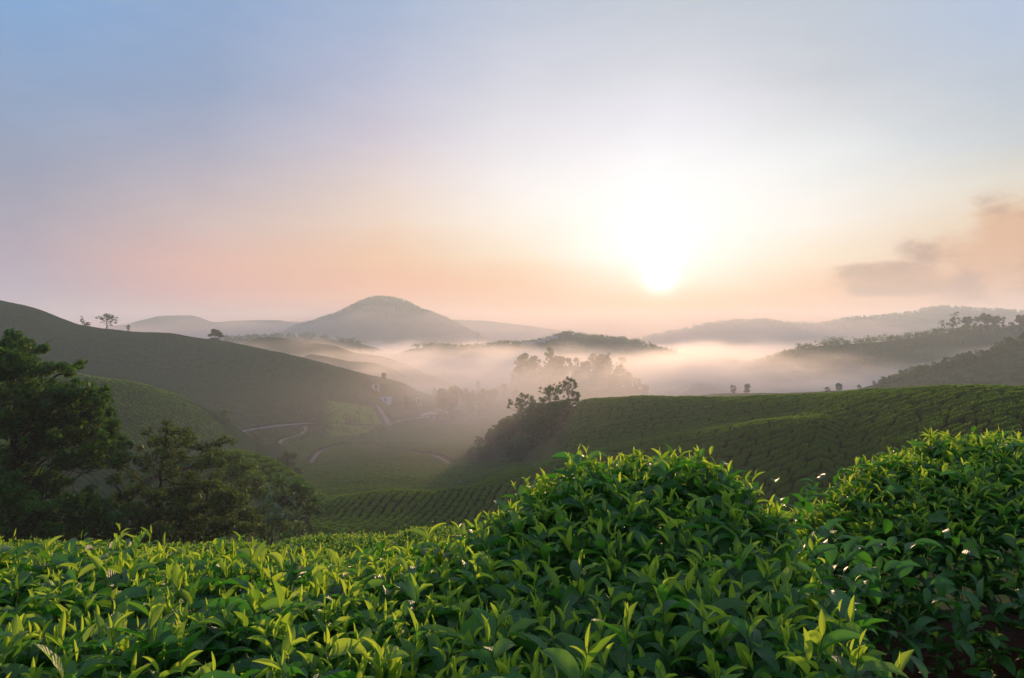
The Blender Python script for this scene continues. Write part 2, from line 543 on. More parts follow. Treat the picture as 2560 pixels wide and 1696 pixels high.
RIDGES = {
    'right_hill': Ridge([(1160, 1180, 190), (1203, 1135, 180), (1283, 1085, 165), (1380, 1030, 155), (1430, 1002, 151), (1455, 994, 149), (1509, 994, 145), (1581, 987, 138), (1654, 987, 132), (1763, 988, 124), (1860, 985, 116), (2005, 985, 104), (2136, 971, 94), (2245, 967, 85), (2427, 962, 73), (2518, 964, 68), (2620, 972, 63), (3000, 1010, 54)], 0.30, 0.5, 12, TEA_H),
    'right_spur': Ridge([(1309, 1185, 108), (1480, 1138, 104), (1618, 1105, 100), (1763, 1070, 96), (1900, 1050, 90), (2050, 1045, 80)], 0.35, 0.14, 5, TEA_H),
    'left_hill': Ridge([(-500, 660, 280), (-300, 700, 285), (0, 749, 290), (98, 771, 295), (192, 805, 300), (241, 814, 300), (321, 823, 305), (388, 829, 310), (442, 833, 312), (487, 847, 315), (562, 854, 320), (670, 872, 328), (768, 890, 335), (860, 916, 345), (947, 945, 355), (1016, 964, 365), (1077, 985, 375), (1110, 1003, 380)], 0.55, 0.4, 15, TEA_H),
    'left_spur': Ridge([(-200, 850, 220), (100, 895, 238), (223, 916, 247), (350, 938, 257), (513, 961, 270), (729, 982, 290), (809, 995, 300), (935, 1020, 318), (965, 1045, 325)], 0.45, 0.2, 8, TEA_H),
    'near_spur': Ridge([(-300, 880, 130), (100, 925, 150), (192, 937, 155), (357, 963, 165), (450, 995, 172), (522, 1026, 180), (590, 1065, 188), (640, 1100, 195)], 0.45, 0.45, 10, TEA_H),
    'mound': Ridge([(470, 1150, 98), (540, 1130, 100), (600, 1124, 105), (680, 1142, 110), (760, 1190, 112), (820, 1245, 110)], 0.35, 0.4, 6, TEA_H),
    'shoulder': Ridge([(780, 1262, 100), (860, 1240, 101), (939, 1231, 103), (1077, 1234, 102), (1245, 1216, 102), (1330, 1205, 104)], 0.12, 0.35, 6, TEA_H),
    'knoll': Ridge([(1180, 980, 400), (1287, 958, 400), (1340, 955, 400), (1420, 950, 405), (1500, 955, 405), (1570, 972, 400), (1625, 996, 395), (1690, 1012, 390)], 0.3, 0.3, 20),
    'low_bank': Ridge([(1650, 1000, 330), (1780, 984, 330), (1850, 982, 330), (2000, 981, 322), (2100, 976, 312), (2180, 975, 305)], 0.4, 0.4, 8),
    'right_dark': Ridge([(2060, 1000, 292), (2169, 966, 296), (2245, 942, 300), (2296, 928, 300), (2401, 902, 300), (2474, 888, 300), (2510, 872, 300), (2560, 858, 300), (2800, 800, 300)], 0.5, 0.4, 12),
    'third': Ridge([(780, 890, 420), (874, 905, 425), (939, 909, 430), (989, 922, 440), (1046, 949, 450), (1100, 975, 455)], 0.4, 0.4, 12),
}
BY = np.array([0.3, 3, 5, 8, 12, 20, 35, 60, 80, 105, 140, 180, 230, 300, 340, 400, 500, 800, 2600])
BU = np.array([-600, 600, 1000, 1400, 2000, 2560])
BZ = np.array([
    [-1.5, -1.75, -2.3, -3.2, -4.6, -7.5, -10.8, -18, -23, -28, -32, -35, -38, -41, -43, -45, -48, -53, -70],
    [-1.5, -1.75, -2.3, -3.2, -4.8, -8.0, -12.0, -18, -22.5, -27, -31, -34.5, -37.5, -41, -43, -45, -48, -53, -70],
    [-1.5, -1.7, -2.2, -3.2, -5.0, -9.0, -15.0, -20.8, -23.0, -25.5, -29.2, -32.7, -36.7, -40.7, -42.7, -44.7, -48, -53, -70],
    [-1.45, -1.6, -2.1, -3.2, -5.2, -9.0, -14.0, -19.0, -21.5, -24.5, -28.5, -32.5, -36.5, -40.5, -42.5, -44.5, -48, -53, -70],
    [-1.4, -1.5, -2.0, -3.2, -5.5, -9.0, -13.0, -16.5, -18.0, -22, -27, -31.5, -36, -40, -42, -44.5, -48, -53, -70],
    [-1.4, -1.45, -1.9, -3.0, -5.2, -8.5, -11.5, -13.0, -15.0, -20, -26, -31, -36, -40, -42, -44.5, -48, -53, -70]])


def base_h(U, Y):
    ly = np.log(np.maximum(Y, 0.3))
    k = np.interp(ly, np.log(BY), np.arange(len(BY)))
    i = np.clip(k.astype(int), 0, len(BY) - 2)
    f = k - i
    u = np.interp(U, BU, np.arange(len(BU)))
    j = np.clip(u.astype(int), 0, len(BU) - 2)
    g = u - j
    g = g * g * (3 - 2 * g)
    return (BZ[j, i] * (1 - f) + BZ[j, i + 1] * f) * (1 - g) + (BZ[j + 1, i] * (1 - f) + BZ[j + 1, i + 1] * f) * g


def terrain(U, Y, want_region=False):
    U = np.asarray(U, float)
    Y = np.asarray(Y, float)
    X = (U - CX) / F * Y
    z = base_h(U, Y)
    reg = np.zeros(np.shape(z), int)
    for n, (name, rd) in enumerate(RIDGES.items()):
        h = rd.h(U, Y)
        reg = np.where(h > z, n + 1, reg)
        k = np.clip(Y * 0.014, 0.4, 4.0)
        e = np.clip(0.5 + 0.5 * (h - z) / k, 0, 1)
        z = z * (1 - e) + h * e + k * e * (1 - e)
    amp = sstep(Y, 25, 120)
    z = z + 2.2 * sstep(Y, 180, 260) * (1 - sstep(U, 1000, 1150)) * fbm(X / 52 + 0.6 * Y / 52, Y / 90, 3, 15)
    z = z + amp * (1.1 * fbm(X / 34, Y / 34, 3, 5) + 0.35 * fbm(X / 9, Y / 9, 2, 9))
    return (z, reg) if want_region else z


def at(px, Y):
    """point on the terrain at a bearing and a distance"""
    return np.array([(px - CX) / F * Y, Y, float(terrain(np.array([px]), np.array([Y]))[0])])


# ------------------------------------------------------------------ roads (centre lines by bearing and apparent height)
def on_ground(px, py, near=190):
    """where the line of sight meets the valley floor"""
    Ys = np.exp(np.linspace(math.log(70), math.log(700), 900))
    z = terrain(np.full(900, float(px)), Ys)
    row = CY - z / Ys * F
    vis = np.where((row[:-1] >= py) & (row[1:] < py) & (Ys[:-1] > near))[0]
    i = vis[0] if len(vis) else int(np.argmin(abs(row - py) + 1e4 * (Ys < near)))
    return np.array([(px - CX) / F * Ys[i], Ys[i]])


ROADS = [
    ('road', 'road', 3.4, [(560, 1092), (606, 1075), (660, 1069), (710, 1064), (778, 1058), (847, 1061), (928, 1066), (977, 1059), (1004, 1047), (1092, 1040), (1192, 1040), (1225, 1044)]),
    ('track', 'road', 2.0, [(972, 1060), (964, 1046), (956, 1033), (943, 1015), (925, 1008)]),
    ('track', 'track', 1.7, [(672, 1112), (700, 1100), (730, 1093), (752, 1085), (766, 1074), (762, 1066)]),
    ('track', 'track', 1.3, [(776, 1160), (788, 1142), (798, 1130), (830, 1118), (872, 1110), (916, 1111), (960, 1122), (1020, 1130), (1085, 1138), (1108, 1150), (1125, 1160)]),
    ('track', 'track', 1.2, [(1180, 1165), (1240, 1160), (1280, 1148)]),
]
road_lines = []
for nm, mt, wd, pts in ROADS:
    p = np.array([on_ground(*q, 215 if nm == 'road' else 130) for q in pts])
    s = np.linspace(0, 1, len(p))
    ss = np.linspace(0, 1, 240)
    q = np.stack([np.interp(ss, s, p[:, k]) for k in (0, 1)], 1)
    w = np.exp(-0.5 * (np.arange(-12, 13) / 5.0) ** 2)
    w /= w.sum()
    for k in (0, 1):
        a = np.concatenate([2 * q[0, k] - q[12:0:-1, k], q[:, k], 2 * q[-1, k] - q[-2:-14:-1, k]])
        q[:, k] = np.convolve(a, w, 'valid')
    road_lines.append((nm, mt, wd, q))


def road_dist(X, Y):
    d = np.full(X.shape, 1e6)
    for nm, mt, wd, q in road_lines:
        lo, hi = q[:, 1].min() - 9, q[:, 1].max() + 9
        idx = np.where((Y > lo) & (Y < hi) & (X > q[:, 0].min() - 9) & (X < q[:, 0].max() + 9))
        if len(idx[0]) == 0:
            continue
        x, y = X[idx], Y[idx]
        best = np.full(x.shape, 1e6)
        for k in range(0, len(q), 2):
            best = np.minimum(best, (x - q[k, 0]) ** 2 + (y - q[k, 1]) ** 2)
        d[idx] = np.minimum(d[idx], np.sqrt(best) - wd / 2)
    return d


def bench(X, Y, Z):
    """level the slope across each road"""
    Z = Z.copy()
    for nm, mt, wd, q in road_lines:
        idx = np.where((Y > q[:, 1].min() - 9) & (Y < q[:, 1].max() + 9) & (X > q[:, 0].min() - 9) & (X < q[:, 0].max() + 9))
        if len(idx[0]) == 0:
            continue
        x, y = X[idx], Y[idx]
        zc = road_z(q)
        best = np.full(x.shape, 1e6)
        zz = np.zeros(x.shape)
        for k in range(len(q)):
            d = (x - q[k, 0]) ** 2 + (y - q[k, 1]) ** 2
            n = d < best
            best = np.where(n, d, best)
            zz = np.where(n, zc[k], zz)
        w = 1 - sstep(np.sqrt(best), wd / 2 + 0.8, wd / 2 + 5.0)
        Z[idx] = Z[idx] * (1 - w) + zz * w
    return Z


def road_z(q):
    z = terrain(q[:, 0] / q[:, 1] * F + CX, q[:, 1])
    k = np.exp(-0.5 * (np.arange(-15, 16) / 6.0) ** 2)
    k /= k.sum()
    return np.convolve(np.concatenate([2 * z[0] - z[15:0:-1], z, 2 * z[-1] - z[-2:-17:-1]]), k, 'valid')


def tea_mask(U, Y, X, reg):
    names = list(RIDGES)
    m = np.ones(X.shape, bool)
    m &= (Y > 62 - 14 * sstep(U, 1900, 2300)) & (Y < 440)
    m &= road_dist(X, Y) > 0.9
    # the wooded flank on the left end of the right hill
    flank = (reg == names.index('right_hill') + 1) & (U < 1452 - (Y < 150) * (150 - Y) * 2.2)
    m &= ~flank
    for n in ('knoll', 'low_bank', 'right_dark'):
        m &= reg != names.index(n) + 1
    m &= ~((Y > 330) & (U > 1040))
    # clearing round the huts
    for px, py, rad in ((943, 340, 9), (1075, 352, 22), (965, 335, 7)):
        m &= ((X - (px - CX) / F * py) ** 2 + (Y - py) ** 2) > rad ** 2
    # the gully with trees and banana plants on the left
    m &= ~((Y < 96) & (U < 800 - (Y - 62) * 1.0))
    return m


# ------------------------------------------------------------------ ground sheet
def grid_faces(nr, nc, keep=None):
    i = np.arange(nr - 1)[:, None] * nc + np.arange(nc - 1)[None]
    f = np.stack([i, i + 1, i + nc + 1, i + nc], -1)
    if keep is not None:
        f = f[keep]
    return f.reshape(-1, 4)


ucol = np.concatenate([np.linspace(-6000, -420, 60), np.linspace(-400, 2960, 540), np.linspace(2990, 8600, 60)])
yrow = np.concatenate([np.exp(np.linspace(math.log(0.35), math.log(60), 150)), np.exp(np.linspace(math.log(60.8), math.log(520), 420)), np.exp(np.linspace(math.log(530), math.log(2100), 60))])
Ug, Yg = np.meshgrid(ucol, yrow)
Xg = (Ug - CX) / F * Yg
Uc = np.clip(Ug, -600, 3100)
Zg, Rg = terrain(Uc, Yg, True)
tm = tea_mask(Ug, Yg, Xg, Rg)
rd = road_dist(Xg, Yg)
Zg = bench(Xg, Yg, Zg)
Zg = Zg - np.where(tm, 0.45, 0.10 + 0.12 * (rd < 3))
V = np.stack([Xg, Yg, Zg], -1).reshape(-1, 3)
Fc = grid_faces(len(yrow), len(ucol))
# ground behind and under the camera
xb = np.linspace(-8, 8, 24)
yb = np.linspace(-12, 0.34, 24)
XB, YB = np.meshgrid(xb, yb)
VB = np.stack([XB, YB, np.full_like(XB, -1.5) + 0.03 * YB], -1).reshape(-1, 3)
FB = grid_faces(24, 24) + len(V)
gr_ = tag(fast_mesh('ground', np.concatenate([V, VB]), np.concatenate([Fc, FB]), M['ground']), kind='structure')
gr_.data.materials.append(M['soil'])
near_ = np.concatenate([Yg.ravel()[Fc[:, 0]] < 14, np.ones(len(FB), bool)]).astype(np.int32)
gr_.data.polygons.foreach_set('material_index', near_)

for nm, mt, wd, q in road_lines:
    d = np.gradient(q, axis=0)
    d /= np.linalg.norm(d, axis=1)[:, None]
    n = np.stack([-d[:, 1], d[:, 0]], 1)
    rows = []
    zc = road_z(q)
    for s in np.linspace(-0.5, 0.5, 5):
        p = q + n * wd * s
        rows.append(np.stack([p[:, 0], p[:, 1], zc + 0.10 - 0.08 * (2 * s) ** 2], 1))
    V = np.stack(rows, 1)
    tag(fast_mesh(nm, V.reshape(-1, 3), grid_faces(len(q), 5), M[mt]), kind='structure')

# ------------------------------------------------------------------ hills beyond the mist
def far_hill(name, pts, Y0, sf=0.4, sb=0.4, r=20, bump=2.0, depth=150):
    rdg = Ridge([(a, b, Y0) for a, b in pts], sf, sb, r, end=0.5)
    u = np.linspace(pts[0][0] - 190, pts[-1][0] + 190, 230)
    y = np.linspace(Y0 - depth, Y0 + depth, 60)
    U, Y = np.meshgrid(u, y)
    X = (U - CX) / F * Y
    smooth_h = rdg.h

    def full_h(U_, Y_):
        X_ = (U_ - CX) / F * Y_
        return np.maximum(smooth_h(U_, Y_) + bump * fbm(X_ / 40, Y_ / 40, 4, int(Y0)) + 0.5 * bump * np.abs(fbm(X_ / 7, Y_ / 7, 2, int(Y0) + 3)), -75)
    rdg.h = full_h
    Z = full_h(U, Y)
    tag(fast_mesh(name, np.stack([X, Y, Z], -1).reshape(-1, 3), grid_faces(60, 230), M['hill']), kind='structure')
    return rdg


H_mid = far_hill('hill', [(1036, 872), (1130, 868), (1233, 868), (1251, 858), (1291, 862), (1356, 855), (1371, 848), (1418, 834), (1458, 846), (1509, 844), (1563, 854), (1625, 868), (1672, 880), (1712, 892), (1800, 908)], 650, 0.32, 0.4, 15, 1.0)
H_second = far_hill('hill', [(540, 895), (606, 860), (645, 843), (689, 843), (748, 853), (840, 865), (882, 882), (958, 892), (1027, 916), (1070, 938)], 490, 0.4, 0.4, 15, 0.6, 110)
H_isle = far_hill('hill', [(820, 892), (863, 884), (900, 882), (960, 887), (1035, 896), (1070, 905)], 590, 0.3, 0.3, 10, 0.6, 60)
H_line = far_hill('hill', [(480, 862), (563, 850), (671, 842), (780, 847), (880, 856), (930, 868)], 740, 0.3, 0.3, 15, 1.0)
H_mtn = far_hill('mountain', [(690, 835), (763, 809), (824, 792), (863, 776), (905, 755), (928, 746), (950, 743), (985, 746), (1016, 758), (1092, 788), (1188, 834), (1250, 855)], 1220, 0.5, 0.5, 20, 2.0, 220)
H_fl = far_hill('hill', [(180, 842), (300, 813), (384, 793), (440, 789), (482, 790), (536, 806), (620, 803), (700, 801), (800, 812), (1000, 835)], 1560, 0.4, 0.4, 20, 3.0, 150)
H_fr = far_hill('hill', [(980, 815), (1060, 806), (1115, 799), (1200, 801), (1340, 818), (1450, 832), (1560, 845)], 1650, 0.4, 0.4, 20, 3.0, 150)
H_right2 = far_hill('hill', [(1830, 930), (1900, 908), (1969, 889), (2027, 868), (2125, 861), (2227, 853), (2281, 846), (2318, 838), (2420, 828), (2560, 826), (2800, 805)], 480, 0.42, 0.4, 18, 1.0, 130)
H_isle2 = far_hill('hill', [(1690, 932), (1722, 917), (1790, 907), (1835, 907), (1880, 925)], 530, 0.3, 0.3, 8, 0.6, 50)
H_far = far_hill('hill', [(1560, 855), (1640, 842), (1722, 826), (1773, 809), (1850, 806), (1918, 800), (1965, 811), (2063, 811), (2118, 798), (2200, 793), (2281, 784), (2340, 768), (2390, 769), (2463, 778), (2560, 782), (2850, 775)], 1380, 0.4, 0.4, 20, 2.2, 170)

# ------------------------------------------------------------------ clipped tea on the slopes
def tea_fields():
    names = list(RIDGES)
    u = np.arange(-110, 2680, 2.1)
    y = np.exp(np.arange(math.log(48), math.log(440), 0.0024))
    U, Y = np.meshgrid(u, y)
    X = (U - CX) / F * Y
    Z, reg = terrain(U, Y, True)
    mask = tea_mask(U, Y, X, reg)
    Z = bench(X, Y, Z)
    # rows: direction and size by slope
    wx = 2.6 * fbm(X / 21, Y / 21, 2, 31)
    wy = 2.6 * fbm(X / 21, Y / 21, 2, 47)
    reg = np.where((reg == 0) & (Y < 104) & (U > 740) & (U < 1420), names.index('shoulder') + 1, reg)
    hb = np.zeros_like(X)
    gap = np.zeros_like(X)
    left_shade = np.zeros_like(X)
    rn = np.zeros_like(X)
    cid = np.zeros(X.shape, np.int64)
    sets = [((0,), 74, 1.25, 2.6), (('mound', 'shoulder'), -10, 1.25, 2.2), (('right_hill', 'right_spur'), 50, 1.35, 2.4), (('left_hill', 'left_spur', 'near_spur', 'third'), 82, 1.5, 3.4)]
    for n, (nm, ang, cw, cl) in enumerate(sets):
        ids = [0 if q == 0 else names.index(q) + 1 for q in nm]
        sel = np.where(np.isin(reg, ids))
        a = R(ang)
        xs, ys = X[sel] + wx[sel], Y[sel] + wy[sel]
        xr = (xs * math.cos(a) + ys * math.sin(a)) / cw
        yr = (-xs * math.sin(a) + ys * math.cos(a)) / cl
        px_, py_ = X[sel], Y[sel]
        xr = xr + 0.34 * fbm(px_ / 1.9, py_ / 1.9, 3, 200 + n)
        yr = yr + 0.26 * fbm(px_ / 1.5, py_ / 1.5, 3, 300 + n)
        ci = np.floor(xr)
        fx = xr - ci
        dx = np.minimum(fx, 1 - fx) * cw
        yr = yr + 5.0 * hash2(ci, ci * 0, 40 + n)
        cj = np.floor(yr)
        lo = 0.34 * (hash2(ci, cj, 50) - 0.5)
        hi_ = 1 + 0.34 * (hash2(ci, cj + 1, 50) - 0.5)
        fy = yr - cj
        cj = np.where(fy < lo, cj - 1, np.where(fy >= hi_, cj + 1, cj))
        dy = np.minimum(np.abs(fy - lo), np.abs(fy - hi_)) * cl
        r = hash2(ci, cj, 5)
        weak = 0.35 + 0.65 * hash2(ci, cj, 6)
        top = TEA_H * (0.88 + 0.20 * r) * (0.75 if n == 3 else 1.0)
        prof = lambda d_, w_: 1 - (1 - np.clip((d_ - 0.03) / w_, 0, 1)) ** 3.0
        p1, p2 = prof(dx, 0.36), prof(dy, 0.30)
        hb[sel] = top * p1 * (1 - weak * (1 - p2))
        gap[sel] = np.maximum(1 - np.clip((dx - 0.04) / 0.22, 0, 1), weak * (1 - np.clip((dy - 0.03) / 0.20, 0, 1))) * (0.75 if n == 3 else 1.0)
        rn[sel] = r
        left_shade[sel] = 1.0 if n == 3 else 0.0  # mask for the shade coloured into the left hills
        ci, cj = ci.astype(np.int64), cj.astype(np.int64)
        cid[sel] = ((n + 1) << 50) + ((ci + 50000) << 20) + (cj + 50000)
    Z2 = Z - 0.05 + hb + (0.13 * fbm(X / 0.55, Y / 0.55, 2, 71) + 0.09 * vnoise(X / 0.2, Y / 0.2, 8)) * np.clip(hb / 0.5, 0.15, 1)
    # leave out what lies well behind a crest
    row = CY - Z2 / Y * F
    hor = np.minimum.accumulate(row, axis=0)
    seen = row < hor + 34
    ok = mask & seen
    keep = ok[:-1, :-1] & ok[1:, :-1] & ok[:-1, 1:] & ok[1:, 1:]
    quads = grid_faces(len(y), len(u), keep)
    V = np.stack([X, Y, Z2], -1).reshape(-1, 3)
    gap, rn = gap.ravel(), rn.ravel()
    sun_patch = sstep(U, 800, 850) * (1 - sstep(U, 950, 962)) * (reg == names.index('left_spur') + 1) * (Y < 322)  # mask for the painted sunlit patch
    sun_patch = sun_patch.ravel()
    left_shade = left_shade.ravel() * (1 - sun_patch)
    fcell = cid.ravel()[quads[:, 0]]
    # apparent size of every bush: faces of the polar sheet are evenly spaced in the picture
    fr, fcx = quads[:, 0] // len(u), quads[:, 0] % len(u)
    rowf = row.ravel()[quads[:, 0]]
    drow = row.ravel()[quads[:, 0]] - row.ravel()[quads[:, 3]]
    uf = U.ravel()[quads[:, 0]]
    cut = np.interp(uf, [0, 600, 760, 1000, 1150, 1240, 1300, 1400, 1550, 1650, 1800, 1900, 1980, 2050, 2130, 2250, 2560], [1100, 1130, 1290, 1325, 1315, 1285, 1225, 1195, 1140, 1115, 1130, 1165, 1195, 1150, 1110, 1080, 1075])
    vis = (drow > 0) & (rowf < cut) & (uf > 0) & (uf < 2560) & (rowf <= hor.ravel()[quads[:, 0]] + 1.5)
    weight = np.where(vis, drow, 0)
    ucell, inv = np.unique(fcell, return_inverse=True)
    size = np.bincount(inv, weights=weight)
    order = np.argsort(-size)[:280]
    chosen = {c: k for k, c in enumerate(order)}
    cls = np.full(len(ucell), -1)
    cls[order] = np.arange(len(order))
    fc = cls[inv]

    # young leaves standing up from the clipped tops of the nearer bushes
    gq = np.random.default_rng(99)
    yf = Y.ravel()[quads[:, 0]]
    e1 = V[quads[:, 1]] - V[quads[:, 0]]
    e2 = V[quads[:, 3]] - V[quads[:, 0]]
    area = np.linalg.norm(np.cross(e1, e2), axis=1)
    dens = np.interp(yf, [60, 100, 130, 175, 176], [75, 60, 34, 16, 0]) * (gap[quads[:, 0]] < 0.25)
    dens = dens * (rowf < cut + 25) * (rowf <= hor.ravel()[quads[:, 0]] + 14)
    ncard = gq.poisson(np.clip(area * dens, 0, 6))
    cf = np.repeat(np.arange(len(quads)), ncard)
    cp = V[quads[cf, 0]] + e1[cf] * gq.random(len(cf))[:, None] + e2[cf] * gq.random(len(cf))[:, None]
    ca, ce = gq.uniform(0, 6.283, len(cf)), np.radians(gq.normal(48, 22, len(cf)))
    cL = np.interp(yf[cf], [60, 100, 175], [0.13, 0.17, 0.27]) * gq.uniform(0.6, 1.3, len(cf))
    cd = np.stack([np.cos(ca) * np.cos(ce), np.sin(ca) * np.cos(ce), np.sin(ce)], 1)
    cl_ = np.stack([-np.sin(ca), np.cos(ca), gq.normal(0, 0.3, len(cf))], 1)
    CV = np.stack([cp - cd * (cL * 0.2)[:, None], cp + cd * (cL * 0.35)[:, None] + cl_ * (cL * 0.2)[:, None], cp + cd * (cL * 0.8)[:, None], cp + cd * (cL * 0.35)[:, None] - cl_ * (cL * 0.2)[:, None]], 1)
    crn = gq.random(len(cf))
    order_c = np.argsort(fc[cf], kind='stable')
    fcs = fc[cf][order_c]

    def sub(faces, k):
        idx, iv = np.unique(faces, return_inverse=True)
        lo_, hi_ = np.searchsorted(fcs, k, 'left'), np.searchsorted(fcs, k, 'right')
        sel_ = order_c[lo_:hi_]
        nb, nc_ = len(idx), len(sel_) * 4
        z_ = np.zeros(nc_)
        at2 = {'gap': np.concatenate([gap[idx], z_]), 'rnd': np.concatenate([rn[idx], np.repeat(crn[sel_], 4)]), 'sun_patch': np.concatenate([sun_patch[idx], z_]), 'leafy': np.concatenate([np.zeros(nb), z_ + 1]), 'old_or_shaded': np.concatenate([left_shade[idx], z_ + (left_shade[quads[cf[sel_[0]], 0]] if len(sel_) else 0)])}
        vv = np.concatenate([V[idx], CV[sel_].reshape(-1, 3)])
        ff = np.concatenate([iv.reshape(-1, 4), nb + np.arange(nc_).reshape(-1, 4)])
        return vv, ff, at2
    v, f, at_ = sub(quads[fc < 0], -1)
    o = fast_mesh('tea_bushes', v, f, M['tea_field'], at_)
    tag(o, 'rows of clipped tea bushes covering the hills and the valley floor', 'tea bushes', kind='stuff')
    for k in range(len(order)):
        fk = quads[fc == k]
        v, f, at_ = sub(fk, k)
        ctr = v.mean(0)
        ctr[2] = v[:, 2].min()
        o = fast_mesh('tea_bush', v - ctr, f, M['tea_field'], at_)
        o.location = ctr
        px = ctr[0] / ctr[1] * F + CX
        py = CY - ctr[2] / ctr[1] * F
        if px < 830:
            lb, gp = 'small clipped tea bush on the mound behind the banana plants', 'tea bushes on the mound behind the banana plants'
        elif px < 1330 and ctr[1] < 112:
            lb, gp = 'flat clipped tea bush on the near shoulder of the valley field', 'tea bushes on the near shoulder of the valley'
        elif px < 1330:
            lb, gp = 'clipped tea bush in the misty hollow past the near shoulder', 'tea bushes in the hollow of the valley'
        elif px > 2300:
            lb, gp = 'large rounded tea bush on the nearest end of the green hill at right', 'tea bushes on the near end of the right hill'
        elif px > 1900:
            lb, gp = 'rounded tea bush on the shaded face of the green hill at right', 'tea bushes on the face of the right hill'
        else:
            lb, gp = 'small tea bush low on the green hill behind the central foreground bush', 'tea bushes low on the right hill'
        tag(o, lb, 'tea bush', gp)


tea_fields()

# ------------------------------------------------------------------ leaves and foreground tea
def leaf_batch(base, az, el, L, W, bend, fold, roll, wave, age, rnd, nt=7, ns=4, petiole=0.06):
    """N leaves at once: a curved, folded blade; returns vertices, quads, attributes"""
    N = len(base)
    t = np.linspace(0, 1, nt + 1)
    s = np.linspace(-1, 1, ns + 1)
    tm_ = (t[1:] + t[:-1]) / 2
    ang = el[:, None] - bend[:, None] * (tm_ ** 1.2)[None]
    ca, sa = np.cos(az), np.sin(az)
    step = (L / nt)[:, None]
    hz = np.concatenate([np.zeros((N, 1)), np.cumsum(np.cos(ang) * step, 1)], 1)
    vz = np.concatenate([np.zeros((N, 1)), np.cumsum(np.sin(ang) * step, 1)], 1)
    P = np.stack([base[:, 0:1] + hz * ca[:, None], base[:, 1:2] + hz * sa[:, None], base[:, 2:3] + vz], -1)
    angt = el[:, None] - bend[:, None] * (t ** 1.2)[None]
    nrm = np.stack([-np.sin(angt) * ca[:, None], -np.sin(angt) * sa[:, None], np.cos(angt)], -1)
    lat = np.stack([np.broadcast_to(-sa[:, None], angt.shape), np.broadcast_to(ca[:, None], angt.shape), np.zeros_like(angt)], -1)
    cr, sr = np.cos(roll)[:, None, None], np.sin(roll)[:, None, None]
    lat, nrm = lat * cr + nrm * sr, nrm * cr - lat * sr
    tt = np.clip((t - petiole) / (1 - petiole), 0, 1)
    w = tt ** 0.66 * (1 - tt) ** 0.92
    w = w / w.max()
    w = np.maximum(w, np.where(t < 0.98, 0.035, 0.0))
    hw = (W / 2)[:, None] * w[None]
    ph = rnd * 40
    wav = wave[:, None] * np.sin(t[None] * 15 + ph[:, None]) * np.sin(np.pi * t)[None] * W[:, None]
    A = hw[:, :, None] * s[None, None]
    up = np.abs(A) * np.sin(fold)[:, None, None] * (0.55 + 0.45 * np.abs(s))[None, None] + wav[:, :, None] * (np.abs(s) ** 2)[None, None] * np.where(s > 0, 1.0, -0.7)[None, None]
    Vv = P[:, :, None] + lat[:, :, None] * (A * np.cos(fold)[:, None, None])[..., None] + nrm[:, :, None] * up[..., None]
    nv = (nt + 1) * (ns + 1)
    q = grid_faces(nt + 1, ns + 1)
    Q = (q[None] + (np.arange(N) * nv)[:, None, None]).reshape(-1, 4)
    full = lambda a: np.repeat(a, nv)
    at_ = {'age': full(age), 'rnd': full(rnd), 'lt': np.tile(np.repeat(t, ns + 1), N), 'ls': np.tile(np.tile(s, nt + 1), N)}
    return Vv.reshape(-1, 3), Q, at_


def tps(pts):
    p = np.array(pts, float)
    n = len(p)
    def U_(r2):
        return 0.5 * r2 * np.log(r2 + 1e-9)
    d2 = ((p[:, None, :2] - p[None, :, :2]) ** 2).sum(-1)
    K = U_(d2) + 0.02 * np.eye(n)
    P_ = np.concatenate([np.ones((n, 1)), p[:, :2]], 1)
    A = np.block([[K, P_], [P_.T, np.zeros((3, 3))]])
    sol = np.linalg.solve(A, np.concatenate([p[:, 2], np.zeros(3)]))
    def f(x, y):
        r2 = (x[..., None] - p[:, 0]) ** 2 + (y[..., None] - p[:, 1]) ** 2
        return U_(r2) @ sol[:n] + sol[n] + sol[n + 1] * x + sol[n + 2] * y
    return f


def px3(px, py, Y):
    return ((px - CX) / F * Y, Y, -(py - CY) / F * Y)


